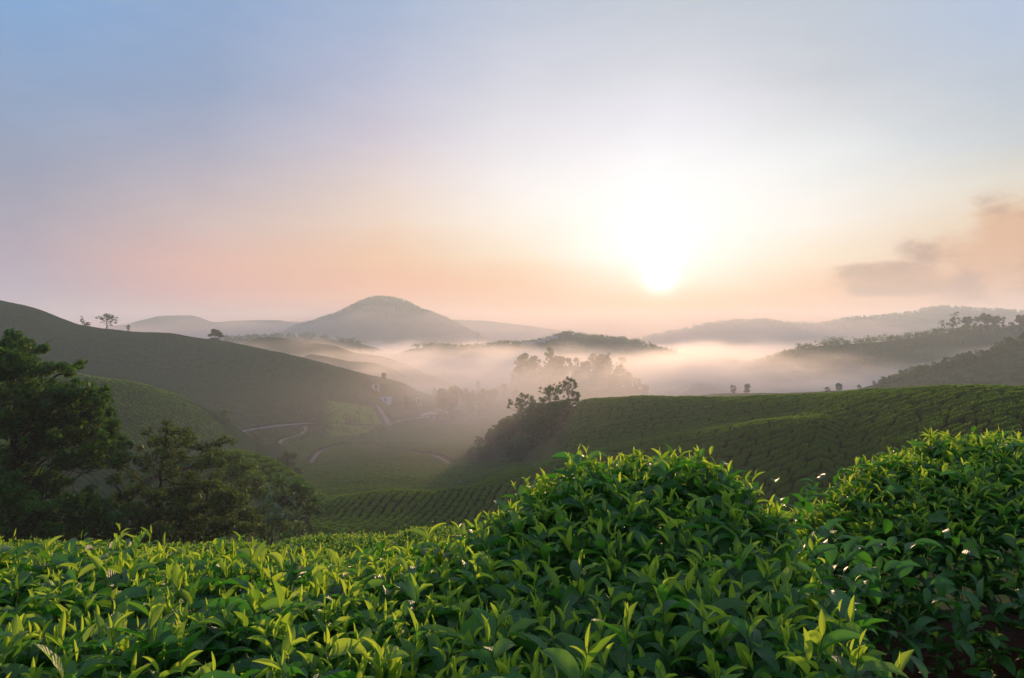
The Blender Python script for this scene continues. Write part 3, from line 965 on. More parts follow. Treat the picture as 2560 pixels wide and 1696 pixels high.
def tea_bush(label, group, foot, top, ground, n_shoots, n_deep, n_side, res=(7, 4), leaf=1.0, falloff=7.0, tall=0.07, clip=None, twigs=60, seed=1):
    """foot: (cx, cy, rx, ry, angle) super-ellipse; top(x, y): canopy height"""
    g = np.random.default_rng(seed)
    cx, cy, rx, ry, rot = foot
    c, s = math.cos(rot), math.sin(rot)

    def rho(x, y):
        a = ((x - cx) * c + (y - cy) * s) / rx
        b = (-(x - cx) * s + (y - cy) * c) / ry
        return (np.abs(a) ** 3 + np.abs(b) ** 3) ** (1 / 3)

    def surf(x, y):
        r = rho(x, y)
        zt = top(x, y)
        lump = 0.035 * fbm(x / 0.33, y / 0.33, 2, seed)
        return zt + lump - (zt - ground) * np.clip(r, 0, 1.0) ** falloff

    def sample(n, rmin, rmax):
        xs, ys = [], []
        tot = 0
        while tot < n:
            a = g.uniform(-1.25, 1.25, 6000) * rx
            b = g.uniform(-1.25, 1.25, 6000) * ry
            x = cx + a * c - b * s
            y = cy + a * s + b * c
            r = rho(x, y)
            k = (r > rmin) & (r < rmax)
            if clip is not None:
                k &= clip(x, y)
            xs.append(x[k]); ys.append(y[k]); tot += k.sum()
        return np.concatenate(xs)[:n], np.concatenate(ys)[:n]

    def normal(x, y):
        e = 0.03
        dx = (surf(x + e, y) - surf(x - e, y)) / (2 * e)
        dy = (surf(x, y + e) - surf(x, y - e)) / (2 * e)
        n_ = np.stack([-dx, -dy, np.ones_like(dx)], -1)
        return n_ / np.linalg.norm(n_, axis=1)[:, None]

    root = empty('tea_bush', (cx, cy, ground))
    off = np.array([cx, cy, ground])
    # ---- shoots on the plucking table: bud, young leaves, older leaves below
    x, y = sample(n_shoots, 0.0, 0.97 if falloff > 6 else 0.86)
    nr = normal(x, y)
    dirn = nr * 0.5 + np.array([0, 0, 0.75]) + g.normal(0, 0.20, (n_shoots, 3))
    dirn /= np.linalg.norm(dirn, axis=1)[:, None]
    hgt = np.abs(g.normal(0, 0.026, n_shoots)) + np.where(g.random(n_shoots) < tall, g.uniform(0.03, 0.075, n_shoots), 0) - 0.015
    tip = np.stack([x, y, surf(x, y)], -1) + dirn * (hgt * leaf)[:, None]
    sc_ = g.uniform(0.72, 1.18, n_shoots) * leaf
    az0 = g.uniform(0, 2 * math.pi, n_shoots)
    spec = [  # distance below tip, age, length, width ratio, elevation, bend, share present
        (0.000, 0.00, 0.034, 0.24, 80, 8, 0.55), (0.008, 0.08, 0.046, 0.36, 64, 24, 0.62), (0.026, 0.32, 0.062, 0.40, 52, 42, 0.85),
        (0.044, 0.62, 0.080, 0.41, 42, 58, 0.97), (0.066, 0.90, 0.095, 0.43, 32, 62, 0.97), (0.090, 1.0, 0.100, 0.44, 24, 60, 0.95), (0.116, 1.0, 0.09, 0.42, 14, 56, 0.95)]
    Y_, O_ = [], []
    for k, (dn, ag, ln, wr, e, bd, sh) in enumerate(spec):
        keep = g.random(n_shoots) < sh
        b = (tip - dirn * (dn * sc_)[:, None])[keep]
        n_ = keep.sum()
        az = (az0 + k * 2.39996 + g.normal(0, 0.3, n_shoots))[keep]
        L = ln * sc_[keep] * g.uniform(0.68, 1.26, n_)
        el = np.radians(e + g.normal(0, 13, n_))
        bend = np.radians(np.maximum(bd + g.normal(0, 22, n_), -10))
        fold = np.radians(g.uniform(18, 46, n_) + (22 if k < 2 else 0))
        roll = g.normal(0, 0.32, n_)
        age = np.clip(ag + g.normal(0, 0.09, n_), 0, 1)
        (Y_ if k < 3 else O_).append((b, az, el, L, L * wr * g.uniform(0.85, 1.15, n_), bend, fold, roll, g.uniform(0.0, 0.09, n_), age, g.random(n_)))
    # ---- leaves deeper in the canopy and down the sides
    if n_deep:
        x, y = sample(n_deep, 0.0, 0.95)
        p = np.stack([x, y, surf(x, y)], -1)
        p[:, 2] -= g.uniform(0.05, 0.30, n_deep) * leaf
        L = g.uniform(0.065, 0.105, n_deep) * leaf
        O_.append((p, g.uniform(0, 6.283, n_deep), np.radians(g.normal(18, 25, n_deep)), L, L * g.uniform(0.36, 0.5, n_deep), np.radians(g.normal(50, 25, n_deep)), np.radians(g.uniform(8, 35, n_deep)), g.normal(0, 0.45, n_deep), g.uniform(0, 0.08, n_deep), np.clip(g.normal(0.95, 0.1, n_deep), 0, 1), g.random(n_deep)))
    if n_side:
        x, y = sample(n_side, 0.84, 1.04)
        zt = top(x, y)
        z = zt - 0.04 - g.power(0.75, n_side) * (zt - ground) * 0.86
        p = np.stack([x, y, z], -1)
        out = np.arctan2(y - cy, x - cx) + g.normal(0, 0.8, n_side)
        L = g.uniform(0.06, 0.105, n_side) * leaf
        O_.append((p, out, np.radians(g.normal(15, 25, n_side)), L, L * g.uniform(0.36, 0.5, n_side), np.radians(g.normal(65, 25, n_side)), np.radians(g.uniform(8, 35, n_side)), g.normal(0, 0.4, n_side), g.uniform(0, 0.08, n_side), np.clip(g.normal(0.95, 0.1, n_side), 0, 1), g.random(n_side)))
    for nm, lst in (('new_growth', Y_), ('foliage', O_)):
        cat_ = [np.concatenate([q[i] for q in lst]) for i in range(11)]
        v, f, at_ = leaf_batch(*cat_, nt=res[0], ns=res[1])
        fast_mesh(nm, v - off, f, M['tea_leaf'], at_, True, root)
    # ---- green shoot stems (triangular rods)
    n3 = 3
    th = np.arange(n3) * 2 * math.pi / n3
    a = np.cross(dirn, np.array([0.3, 1, 0.1])); a /= np.linalg.norm(a, axis=1)[:, None]
    b = np.cross(dirn, a)
    rings = []
    for dn, rr in ((0.0, 0.0007), (0.06, 0.0014), (0.17, 0.0019)):
        ctr = tip - dirn * (dn * sc_)[:, None]
        rings.append(ctr[:, None] + rr * leaf * (a[:, None] * np.cos(th)[None, :, None] + b[:, None] * np.sin(th)[None, :, None]))
    Vs = np.stack(rings, 1).reshape(-1, 3)
    q = np.array([[r * 3 + j, r * 3 + (j + 1) % 3, (r + 1) * 3 + (j + 1) % 3, (r + 1) * 3 + j] for r in range(2) for j in range(3)])
    Q = (q[None] + (np.arange(n_shoots) * 9)[:, None, None]).reshape(-1, 4)
    fast_mesh('shoot_stem', Vs - off, Q, M['green_stem'], None, True, root)
    # ---- woody frame
    mb = MB()
    for k in range(twigs):
        a0 = g.uniform(0, 6.283)
        rr = g.uniform(0.0, 0.25)
        p0 = np.array([cx + rr * math.cos(a0) * rx, cy + rr * math.sin(a0) * ry, ground - 0.05])
        u = g.uniform(0, 6.283); q_ = g.uniform(0.35, 0.92)
        ex = cx + q_ * rx * math.cos(u); ey = cy + q_ * ry * math.sin(u)
        ez = float(surf(np.array([ex]), np.array([ey]))[0]) - 0.08
        tt = np.linspace(0, 1, 8)
        pts = p0[None] * (1 - tt)[:, None] + np.array([ex, ey, ez])[None] * tt[:, None]
        pts[:, 2] += 0.10 * np.sin(tt * math.pi) * (ez - ground)
        pts += g.normal(0, 0.022, pts.shape) * np.sin(tt * math.pi)[:, None]
        mb.tube(pts, 0.013 * (1 - 0.75 * tt) * g.uniform(0.6, 1.3), 5)
    mb.build('branch', M['twig'], root, True)
    tag(root, label, 'tea bush', group)
    return root


top_front = tps([px3(0, 1700, 1.2), px3(640, 1700, 1.2), px3(1280, 1690, 1.2), px3(1900, 1680, 1.2), px3(2300, 1660, 1.2),
                 px3(0, 1440, 2.0), px3(-400, 1450, 2.0), px3(300, 1425, 2.1), px3(650, 1400, 2.3), px3(950, 1385, 2.5), px3(1100, 1348, 2.5), px3(1200, 1292, 2.45), px3(1300, 1236, 2.45),
                 px3(1430, 1182, 2.45), px3(1550, 1148, 2.5), px3(1660, 1138, 2.5), px3(1780, 1150, 2.5), px3(1900, 1166, 2.5), px3(1985, 1188, 2.5),
                 px3(600, 1530, 1.6), px3(1200, 1490, 1.65), px3(1600, 1400, 1.75), px3(1950, 1400, 1.75), (-2.5, 1.0, -0.62), (-0.6, 0.7, -0.62), (0.5, 0.7, -0.6)])
top_right = tps([px3(1990, 1235, 3.7), px3(2080, 1178, 3.7), px3(2180, 1130, 3.6), px3(2300, 1108, 3.5), px3(2420, 1106, 3.4), px3(2560, 1120, 3.3), px3(2900, 1150, 3.2),
                 px3(2250, 1320, 2.3), px3(2450, 1330, 2.2), px3(2700, 1340, 2.2), px3(2050, 1290, 3.0), px3(2350, 1220, 2.8)])
infront = lambda x, y: (y > 0.84) & (np.abs(x) < 0.95 * y + 0.35)
GF = 'foreground tea bushes'
tea_bush('broad glossy tea bush spreading low across the bottom left of the view', GF, (-1.25, 1.55, 1.55, 1.22, 0.0), top_front, -1.6, 1450, 900, 500, res=(9, 4), falloff=16.0, clip=infront, seed=3, twigs=90)
tea_bush('tall mounded glossy tea bush at the bottom centre, highest of the front row', GF, (0.215, 1.62, 0.62, 1.22, -0.26), top_front, -1.5, 880, 550, 700, res=(9, 4), falloff=16.0, clip=infront, seed=4, twigs=80)
tea_bush('rounded tea bush with a dark hollow side and bare branches at the right edge', GF, (2.35, 3.05, 1.28, 1.0, 0.12), top_right, -1.5, 1700, 1300, 1000, res=(6, 4), falloff=5.0, clip=lambda x, y: np.abs(x) < 0.9 * y + 0.3, seed=5, twigs=110)

flat_top = lambda z0, sx, sy, cx, cy: (lambda x, y: z0 + sx * (x - cx) + sy * (y - cy))
for k, (lb, cx, cy, rx, ry, pyt) in enumerate([
        ('clipped fine-leaved tea bush behind the front row at the left edge', -5.2, 7.0, 1.35, 1.2, 1392),
        ('clipped fine-leaved tea bush below the tall dark tree, second of the back row', -3.5, 7.4, 1.15, 1.2, 1392),
        ('low clipped tea bush in the back row under the thin leaning tree', -2.2, 8.0, 1.05, 1.3, 1372),
        ('pale sunlit clipped tea bush between the front row and the valley field', -0.9, 9.0, 1.25, 1.4, 1352)]):
    zt = -(pyt - CY) / F * cy
    tea_bush(lb, 'clipped tea bushes behind the front row', (cx, cy, rx, ry, 0.0), flat_top(zt, 0.01, -0.05, cx, cy), zt - 0.9, 2600, 500, 400, res=(3, 2), leaf=0.72, tall=0.01, twigs=25, seed=20 + k)

# ------------------------------------------------------------------ trees
def cards(ctr, n, rad, size, g, flat=0.75, droop=0.0):
    """n leaf-shaped quads spread through a clump"""
    d = g.normal(0, 1, (n, 3))
    d /= np.linalg.norm(d, axis=1)[:, None]
    rr = g.random(n) ** 0.45
    p = ctr + d * rr[:, None] * np.array([rad, rad, rad * flat])
    az = g.uniform(0, 6.283, n)
    el = g.normal(0.45, 0.5, n) - droop
    L = size * g.uniform(0.6, 1.4, n)
    dr = np.stack([np.cos(az) * np.cos(el), np.sin(az) * np.cos(el), np.sin(el)], -1)
    la = np.stack([-np.sin(az), np.cos(az), g.normal(0, 0.5, n)], -1)
    la /= np.linalg.norm(la, axis=1)[:, None]
    W = L * g.uniform(0.22, 0.42, n)
    a = p - dr * (L / 2)[:, None]
    b = p + dr * (L / 2)[:, None]
    m = p - dr * (L * 0.08)[:, None]
    V = np.stack([a, m + la * W[:, None], b, m - la * W[:, None]], 1)
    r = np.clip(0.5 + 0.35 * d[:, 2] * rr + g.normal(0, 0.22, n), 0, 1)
    return V.reshape(-1, 3), np.repeat(r, 4)


def crown_mesh(name, clumps, mat, g, per, size, flat=0.75, droop=0.0, parent=None):
    Vs, Rs = [], []
    for c, r in clumps:
        v, rr = cards(np.asarray(c), max(12, int(per * r * r)), r, size, g, flat, droop)
        Vs.append(v); Rs.append(rr)
    V = np.concatenate(Vs)
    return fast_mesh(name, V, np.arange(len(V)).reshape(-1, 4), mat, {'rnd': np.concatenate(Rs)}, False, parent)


def limbs(mb, trunk, trad, clumps, g, rfrac=0.35, sides=5):
    """trunk polyline plus one limb from the trunk to each clump, with twigs inside the clump"""
    trunk = np.asarray(trunk, float)
    mb.tube(trunk, trad, 8)
    for c, r in clumps:
        c = np.asarray(c, float)
        hd = np.linalg.norm(trunk[:, :2] - c[:2], axis=1)
        want = c[2] - 0.55 * hd.min() - 0.2
        i = int(np.argmin(np.abs(trunk[:, 2] - want)))
        t = np.linspace(0, 1, 7)
        p0 = trunk[i]
        pts = p0[None] * (1 - t)[:, None] + c[None] * t[:, None]
        ln = np.linalg.norm(c - p0) + 1e-6
        pts[:, 2] += 0.10 * ln * np.sin(t * math.pi)
        pts += g.normal(0, 0.035 * ln, pts.shape) * np.sin(t * math.pi)[:, None]
        r0 = float(np.interp(i, np.arange(len(trunk)), np.broadcast_to(trad, (len(trunk),)))) * rfrac
        mb.tube(pts, np.maximum(r0 * (1 - 0.85 * t), 0.012), sides)
        for _ in range(3):
            e = c + g.normal(0, 0.6, 3) * r
            b = pts[4]
            mb.tube(np.array([b, (b + e) / 2 + g.normal(0, 0.06, 3) * r, e]), [r0 * 0.35 + 0.008, r0 * 0.2 + 0.008, 0.008], 4)


def clump_tree(name, label, cat, group, px, Y, trunk_px, clumps_px, trad, mat, per, size, seed, depth=1.0, flat=0.7, droop=0.0):
    """a tree set out from the bearings of its leaf masses, each at its own depth"""
    g = np.random.default_rng(seed)
    b = at(px, Y)
    root = empty(name, b)
    P = lambda q, yy: np.array([(q[0] - CX) / F * yy, yy, -(q[1] - CY) / F * yy])
    trunk = [np.array([0, 0, -0.3])] + [P(q, Y + g.normal(0, 0.15)) - b for q in trunk_px]
    tr = np.array(trunk)
    k = np.linspace(0, 1, len(tr))
    kk = np.linspace(0, 1, 26)
    tr = np.stack([np.interp(kk, k, tr[:, i]) for i in range(3)], 1)
    tr[1:-1] += g.normal(0, 0.05, tr[1:-1].shape)
    cl = []
    for q in clumps_px:
        r = q[2] / F * Y
        yy = Y + g.uniform(-1, 1) * depth
        cl.append((P(q, yy) - b, r))
        if q[2] > 30:                           # lobes hanging off the larger masses
            for _ in range(5):
                yy = Y + g.uniform(-1, 1) * depth * 1.2
                o = g.normal(0, 0.66, 2) * q[2]
                cl.append((P((q[0] + o[0], q[1] + o[1] * 0.8), yy) - b, r * g.uniform(0.25, 0.5)))
    mb = MB()
    limbs(mb, tr, trad * (1 - 0.85 * kk) + 0.02, cl, g, 0.22)
    mb.build('trunk', M['bark'], root, True)
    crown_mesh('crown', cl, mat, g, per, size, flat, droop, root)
    tag(root, label, cat, group)
    return root


clump_tree('tall_tree', 'tall dark feathery tree at the left edge, tallest in the scene', 'tree', 'dark trees in the gully at left', 20, 35,
           [(30, 1250), (34, 1100), (42, 950), (40, 860)],
           [(32, 838, 20), (22, 856, 26), (62, 862, 26), (40, 880, 34), (10, 890, 42), (78, 880, 24), (112, 872, 15), (98, 876, 12), (60, 915, 38), (20, 930, 44), (100, 925, 22), (120, 918, 24), (150, 918, 17), (172, 930, 16), (198, 912, 17), (207, 906, 9), (186, 920, 12),
            (20, 985, 50), (75, 985, 44), (125, 975, 34), (165, 985, 34), (205, 980, 34), (236, 985, 26), (265, 975, 14), (252, 1002, 26), (140, 1025, 50), (200, 1030, 44), (248, 1035, 34), (275, 1030, 18), (80, 1045, 55), (15, 1060, 50),
            (285, 1062, 20), (270, 1080, 28), (225, 1085, 44), (160, 1090, 46), (300, 1100, 22), (318, 1112, 16), (270, 1120, 34), (310, 1140, 22), (220, 1135, 40), (110, 1110, 40), (50, 1130, 46), (160, 1150, 32), (10, 1180, 50), (90, 1200, 40), (140, 1215, 34), (30, 1250, 44)],
           0.22, M['leaf_dark'], 640, 0.24, 41, depth=2.4, flat=0.85)
clump_tree('slender_tree', 'slender dark tree with crooked branches and a loose crown beside the tall tree', 'tree', 'dark trees in the gully at left', 402, 38,
           [(405, 1300), (402, 1200), (410, 1130), (418, 1075)],
           [(360, 1082, 12), (372, 1075, 10), (415, 1076, 18), (440, 1080, 20), (465, 1085, 22), (400, 1100, 26), (440, 1110, 34), (475, 1105, 22), (380, 1110, 16), (410, 1140, 34), (455, 1145, 26), (500, 1115, 15), (520, 1118, 17), (545, 1110, 17), (560, 1098, 13), (578, 1104, 13), (548, 1135, 20), (520, 1150, 24), (500, 1165, 20), (555, 1160, 16), (530, 1130, 12),
            (350, 1120, 15), (340, 1150, 18), (370, 1165, 22), (300, 1165, 22), (330, 1190, 20), (430, 1185, 24), (480, 1195, 26), (540, 1190, 22), (300, 1130, 16), (270, 1160, 16)],
           0.09, M['leaf_brown'], 520, 0.19, 43, depth=1.8, flat=0.8)

shrubs = [
    ('dark leafy shrub at the foot of the tall tree, at the left edge', 'shrub', 40, 31, [(10, 1230, 50), (60, 1260, 46), (110, 1285, 44), (20, 1300, 50), (80, 1320, 44), (130, 1330, 36), (0, 1350, 40), (60, 1352, 30)], 'leaf_dark'),
    ('low dark shrub between the tall tree and the slender tree', 'shrub', 210, 33, [(170, 1260, 40), (215, 1250, 36), (250, 1270, 34), (190, 1310, 44), (245, 1315, 40), (285, 1300, 30), (160, 1345, 36), (220, 1350, 36), (275, 1345, 34), (300, 1330, 25)], 'leaf_dark'),
    ('brownish twiggy shrub under the slender tree', 'shrub', 350, 34, [(310, 1240, 30), (350, 1225, 30), (385, 1240, 30), (330, 1280, 36), (380, 1285, 36), (350, 1320, 36), (400, 1330, 34), (320, 1345, 30), (370, 1350, 30), (285, 1200, 22)], 'leaf_brown'),
    ('wide brown-green small tree with drooping branches right of the slender tree', 'tree', 500, 36, [(440, 1230, 34), (480, 1220, 34), (520, 1215, 30), (560, 1235, 34), (600, 1250, 28), (450, 1270, 40), (500, 1265, 40), (555, 1275, 36), (610, 1285, 30), (640, 1300, 24), (440, 1315, 40), (500, 1315, 40), (560, 1320, 36), (620, 1325, 28), (655, 1322, 18), (470, 1350, 30), (540, 1350, 30)], 'leaf_brown'),
    ('olive green bushy tree behind the banana plants', 'tree', 600, 62, [(560, 1150, 26), (590, 1140, 24), (620, 1165, 28), (580, 1180, 32), (630, 1195, 30), (600, 1215, 34), (640, 1230, 26), (570, 1230, 30), (650, 1205, 16)], 'leaf_mid'),
    ('round dark bush on the edge of the tea field right of the banana plants', 'shrub', 755, 66, [(700, 1205, 22), (740, 1215, 24), (765, 1230, 24), (790, 1250, 20), (745, 1250, 30), (705, 1245, 28), (775, 1272, 24), (730, 1285, 28), (690, 1290, 26), (660, 1300, 22), (800, 1278, 14)], 'leaf_dark'),
    ('low scrub of dark leaves below the banana plants', 'shrub', 680, 58, [(640, 1290, 24), (670, 1310, 26), (710, 1318, 26), (745, 1318, 22), (620, 1318, 22), (660, 1335, 22), (720, 1340, 20)], 'leaf_mid'),
]
for k, (lb, ct, px, Y, cl, mt) in enumerate(shrubs):
    tp = min(cl, key=lambda q: q[1])
    clump_tree('shrub' if ct == 'shrub' else 'small_tree', lb, ct, 'undergrowth in the gully at left', px, Y, [(px, (tp[1] + 1400) / 2), (tp[0], tp[1] + 10)], cl, 0.10, M[mt], 540 if Y < 50 else 320, 0.22 if Y < 50 else 0.30, 60 + k, depth=1.4)


def variant(kind, seed):
    """a tree 10 m tall for the middle distance: returns trunk mesh data and crown mesh data"""
    g = np.random.default_rng(seed)
    cl = []
    if kind == 'round':
        for _ in range(26):
            d = g.normal(0, 1, 3); d /= np.linalg.norm(d)
            c = np.array([0, 0, 6.2]) + d * np.array([2.9, 2.9, 2.6]) * g.random() ** 0.4
            cl.append((c, g.uniform(0.7, 1.35)))
        cl.append((np.array([0, 0, 5.8]), 2.2))
        for _ in range(9):
            a = g.uniform(0, 6.283)
            cl.append((np.array([2.0 * math.cos(a), 2.0 * math.sin(a), g.uniform(1.2, 4.0)]), g.uniform(0.8, 1.4)))
    elif kind == 'umbrella':
        for _ in range(46):
            a, r = g.uniform(0, 6.283), 4.4 * math.sqrt(g.random())
            cl.append((np.array([r * math.cos(a), r * math.sin(a), 9.3 - 0.12 * r * r + g.normal(0, 0.4) - (g.random() < 0.45) * g.uniform(0.8, 4.0)]), g.uniform(0.32, 0.8)))
    elif kind == 'tall':
        for _ in range(26):
            z = g.uniform(1.2, 9.5)
            r = 2.3 * math.sin(math.pi * min(1, (10.4 - z) / 9.6)) ** 0.7 * math.sqrt(g.random())
            a = g.uniform(0, 6.283)
            cl.append((np.array([r * math.cos(a), r * math.sin(a), z]), g.uniform(0.5, 1.1)))
    elif kind == 'sparse':
        for _ in range(28):
            z = g.uniform(2.6, 9.7)
            r = g.uniform(0.2, 3.0) * (1.15 - 0.06 * z)
            a = g.uniform(0, 6.283)
            cl.append((np.array([r * math.cos(a), r * math.sin(a), z]), g.uniform(0.35, 0.85)))
    else:  # bushy down to the ground
        for _ in range(24):
            z = g.uniform(0.8, 8.6)
            r = 3.6 * math.sqrt(max(0.05, 1 - (z / 10.0) ** 2)) * math.sqrt(g.random())
            a = g.uniform(0, 6.283)
            cl.append((np.array([r * math.cos(a), r * math.sin(a), z]), g.uniform(0.8, 1.5)))
    mb = MB()
    t = np.linspace(0, 1, 12)
    top = 9.0 if kind in ('tall', 'sparse') else 6.5
    tr = np.stack([0.25 * np.sin(t * 3 + seed), 0.2 * np.cos(t * 4 + seed), -0.6 + t * (top + 0.6)], 1)
    limbs(mb, tr, 0.24 * (1 - 0.8 * t) + 0.02, cl, g, 0.45, 4)
    a = mb.build('trunk', M['bark'], None, True)
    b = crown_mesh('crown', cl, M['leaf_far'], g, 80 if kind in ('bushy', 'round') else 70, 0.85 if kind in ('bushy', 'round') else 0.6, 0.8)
    da, db = a.data, b.data
    bpy.data.objects.remove(a)
    bpy.data.objects.remove(b)
    return da, db


VAR = {k: [variant(k, s + 7 * i) for i in range(3)] for s, k in enumerate(('round', 'umbrella', 'tall', 'sparse', 'bushy'))}


def put_tree(kind, px, top_py, Y, label, group, width=1.0, i=None, name='tree', on=None, min_h=2.0):
    b = at(px, Y) if on is None else np.array([(px - CX) / F * Y, Y, float(on.h(np.array([float(px)]), np.array([float(Y)]))[0])])
    H = max(-(top_py - CY) / F * Y - b[2], min_h)
    da, db = VAR[kind][random.randrange(3) if i is None else i]
    root = empty(name, b, random.uniform(0, 6.28))
    s = H / 10.0
    root.scale = (s * width, s * width, s)
    for nm, d in (('trunk', da), ('crown', db)):
        o = bpy.data.objects.new(nm, d)
        C.objects.link(o)
        o.parent = root
    tag(root, label, 'tree', group)
    return root


# trees on the left skyline
GS = 'trees on the left skyline'
put_tree('sparse', 205, 790, 299, 'thin bare grey tree on the left skyline, smallest of the group', GS, 0.8)
put_tree('umbrella', 266, 784, 301, 'flat-topped tree on the crest of the left hill', GS, 1.45)
put_tree('bushy', 218, 805, 300, 'low dark bush beside the bare tree on the left skyline', GS, 1.6, min_h=1.5)
put_tree('sparse', 320, 811, 304, 'small palm-like shrub on the left skyline right of the flat-topped tree', GS, 1.5, min_h=1.6)
put_tree('bushy', 540, 821, 318, 'round dense tree standing alone on the shoulder of the left hill', GS, 1.5)
put_tree('round', 959, 930, 354, 'lone small tree on the lower ridge of the left hill', GS, 1.0)
# the hut clearing and the valley
GV = 'trees round the huts in the valley'
for kind, px, ty, Y, w, lb in [
        ('bushy', 1018, 990, 338, 1.25, 'round dark green tree beside the road, left of the huts'),
        ('round', 1125, 957, 345, 1.15, 'broad spreading tree behind the huts, largest in the valley'),
        ('round', 1168, 966, 352, 0.9, 'narrower dark tree right against the broad spreading tree'),
        ('bushy', 1205, 968, 350, 1.05, 'dense dark tree in the middle of the valley tree belt'),
        ('round', 1232, 968, 356, 0.85, 'upright tree near the right end of the valley tree belt'),
        ('sparse', 1262, 956, 362, 0.9, 'tall thin tree sticking out of the valley tree belt'),
        ('round', 1290, 971, 368, 0.9, 'faint misty tree at the right end of the valley tree belt'),
        ('sparse', 1195, 952, 385, 0.8, 'pale thin tree fading into mist behind the valley tree belt'),
        ('round', 1085, 968, 380, 0.8, 'pale misty tree behind the left end of the valley tree belt'),
        ('bushy', 905, 1080, 270, 1.3, 'single dark round bush in the valley field below the road'),
        ('bushy', 745, 1040, 300, 0.9, 'dark tree hiding a stretch of the valley road'),
        ('tall', 855, 1052, 312, 0.8, 'small dark tree beside the straight stretch of road'),
        ('bushy', 560, 1020, 182, 1.1, 'leafy tree on the tip of the dark tea spur at left'),
        ('bushy', 530, 1045, 176, 1.0, 'lower tree beside the leafy tree on the tea spur'),
        ('bushy', 640, 1072, 235, 1.4, 'bushy tree in the bend of the valley road'),
        ('bushy', 610, 1078, 225, 1.3, 'low bushy tree at the bend of the road, nearer the left hill'),
        ('tall', 635, 1018, 265, 0.9, 'tall faint tree on the lower slope of the left hill'),
        ('bushy', 715, 1125, 150, 1.2, 'scrubby tree above the end of the earth track'),
]:
    put_tree(kind, px, ty, Y, lb, GV, w)
# the grove standing in the mist
GG = 'grove of trees standing in the mist'
for kind, px, ty, Y, w, lb in [
        ('bushy', 1305, 879, 400, 0.8, 'misty dense tree at the left end of the hilltop grove'),
        ('round', 1328, 884, 402, 0.8, 'misty tree second from the left end of the grove'),
        ('sparse', 1345, 897, 404, 0.8, 'thin misty tree in the first gap of the grove'),
        ('tall', 1372, 863, 405, 0.7, 'tallest slender tree of the misty grove'),
        ('round', 1392, 884, 404, 0.9, 'misty tree right of the tallest slender tree'),
        ('bushy', 1415, 888, 406, 0.9, 'rounded misty tree in the middle of the grove'),
        ('tall', 1438, 893, 405, 0.9, 'lower misty tree before the dip in the grove'),
        ('bushy', 1462, 900, 404, 1.0, 'low misty tree in the dip of the grove'),
        ('sparse', 1480, 883, 404, 1.0, 'open-branched misty tree with feathery top'),
        ('round', 1503, 879, 405, 1.0, 'broad misty tree crowning the right half of the grove'),
        ('sparse', 1520, 882, 403, 0.9, 'feathery misty tree right of the broad one'),
        ('bushy', 1547, 908, 402, 1.0, 'misty tree on the right shoulder of the grove'),
        ('round', 1570, 924, 400, 1.0, 'misty tree lower on the right shoulder of the grove'),
        ('bushy', 1592, 942, 398, 1.0, 'small misty tree on the falling right side of the grove'),
        ('round', 1612, 958, 396, 1.0, 'last misty tree on the right foot of the grove'),
        ('sparse', 1553, 892, 440, 0.8, 'very faint tree fading behind the grove'),
        ('bushy', 1490, 925, 392, 1.1, 'darker tree in front of the right half of the grove'),
        ('bushy', 1530, 940, 390, 1.1, 'darker tree in front of the grove, second from its right foot'),
]:
    put_tree(kind, px, ty, Y, lb, GG, w)
gfl = np.random.default_rng(79)
for n in range(40):
    px = 1295 + (n % 20) * 17 + gfl.uniform(-8, 8)
    Y = 401 - 7 * (n // 20) + gfl.uniform(-5, 2)
    ty = np.interp(px, [1290, 1340, 1400, 1440, 1500, 1560, 1625], [905, 912, 902, 912, 905, 930, 972]) + gfl.uniform(0, 22) + 8 * (n // 20)
    put_tree(('bushy', 'round', 'bushy', 'tall')[n % 4], px, ty, Y, 'misty tree filling the lower part of the grove', GG, gfl.uniform(1.0, 1.5), min_h=3.0)
# trees along the crest and the wooded flank at the left end of the right hill
GR = 'trees on the left end of the right hill'
for kind, px, ty, Y, w, lb in [
        ('umbrella', 1420, 942, 151, 0.75, 'tallest flat-crowned tree on the crest of the right hill'),
        ('umbrella', 1374, 959, 154, 0.9, 'spreading tree left of the tallest one on the crest'),
        ('bushy', 1440, 975, 150, 0.9, 'small round tree where the tea begins on the crest'),
        ('umbrella', 1306, 982, 162, 0.95, 'spreading tree lower on the crest, leftmost of the crest trees'),
        ('bushy', 1340, 1000, 158, 1.0, 'low dense tree between the crest trees'),
]:
    put_tree(kind, px, ty, Y, lb, GR, w)
gfl = np.random.default_rng(77)
n = 0
while n < 62:
    px = gfl.uniform(1165, 1440)
    Y = gfl.uniform(116, 186)
    b = at(px, Y)
    row = CY - b[2] / Y * F
    lim = np.interp(px, [1160, 1203, 1283, 1342, 1400, 1440], [1150, 1080, 1035, 1008, 1000, 985])
    right_lim = np.interp(row, [990, 1110, 1160], [1450, 1375, 1290])
    if row > 1165 or px > right_lim or row < lim + 8:
        continue
    put_tree(('bushy', 'bushy', 'round', 'tall')[n % 4], px, max(row - gfl.uniform(40, 78), lim), Y, 'bushy tree in the dense wood on the flank of the right hill', 'wood on the flank of the right hill', gfl.uniform(0.9, 1.5), min_h=2.5)
    n += 1
# trees on the dark hill at the right edge
gfl = np.random.default_rng(78)
RD = RIDGES['right_dark']
sky_pts = ([2169, 2245, 2296, 2330, 2401, 2474, 2496, 2510, 2540, 2552, 2575], [956, 926, 910, 904, 882, 864, 856, 842, 842, 835, 826])
for n, px in enumerate(np.linspace(2185, 2575, 30)):
    ty = np.interp(px, *sky_pts) + gfl.uniform(-3, 9)
    put_tree(('bushy', 'round', 'bushy', 'tall')[n % 4], px, ty, 300 + gfl.uniform(-10, 4), 'dark tree in the row along the skyline of the right-hand hill', 'skyline trees of the dark hill at right', gfl.uniform(1.0, 1.6), min_h=1.6)
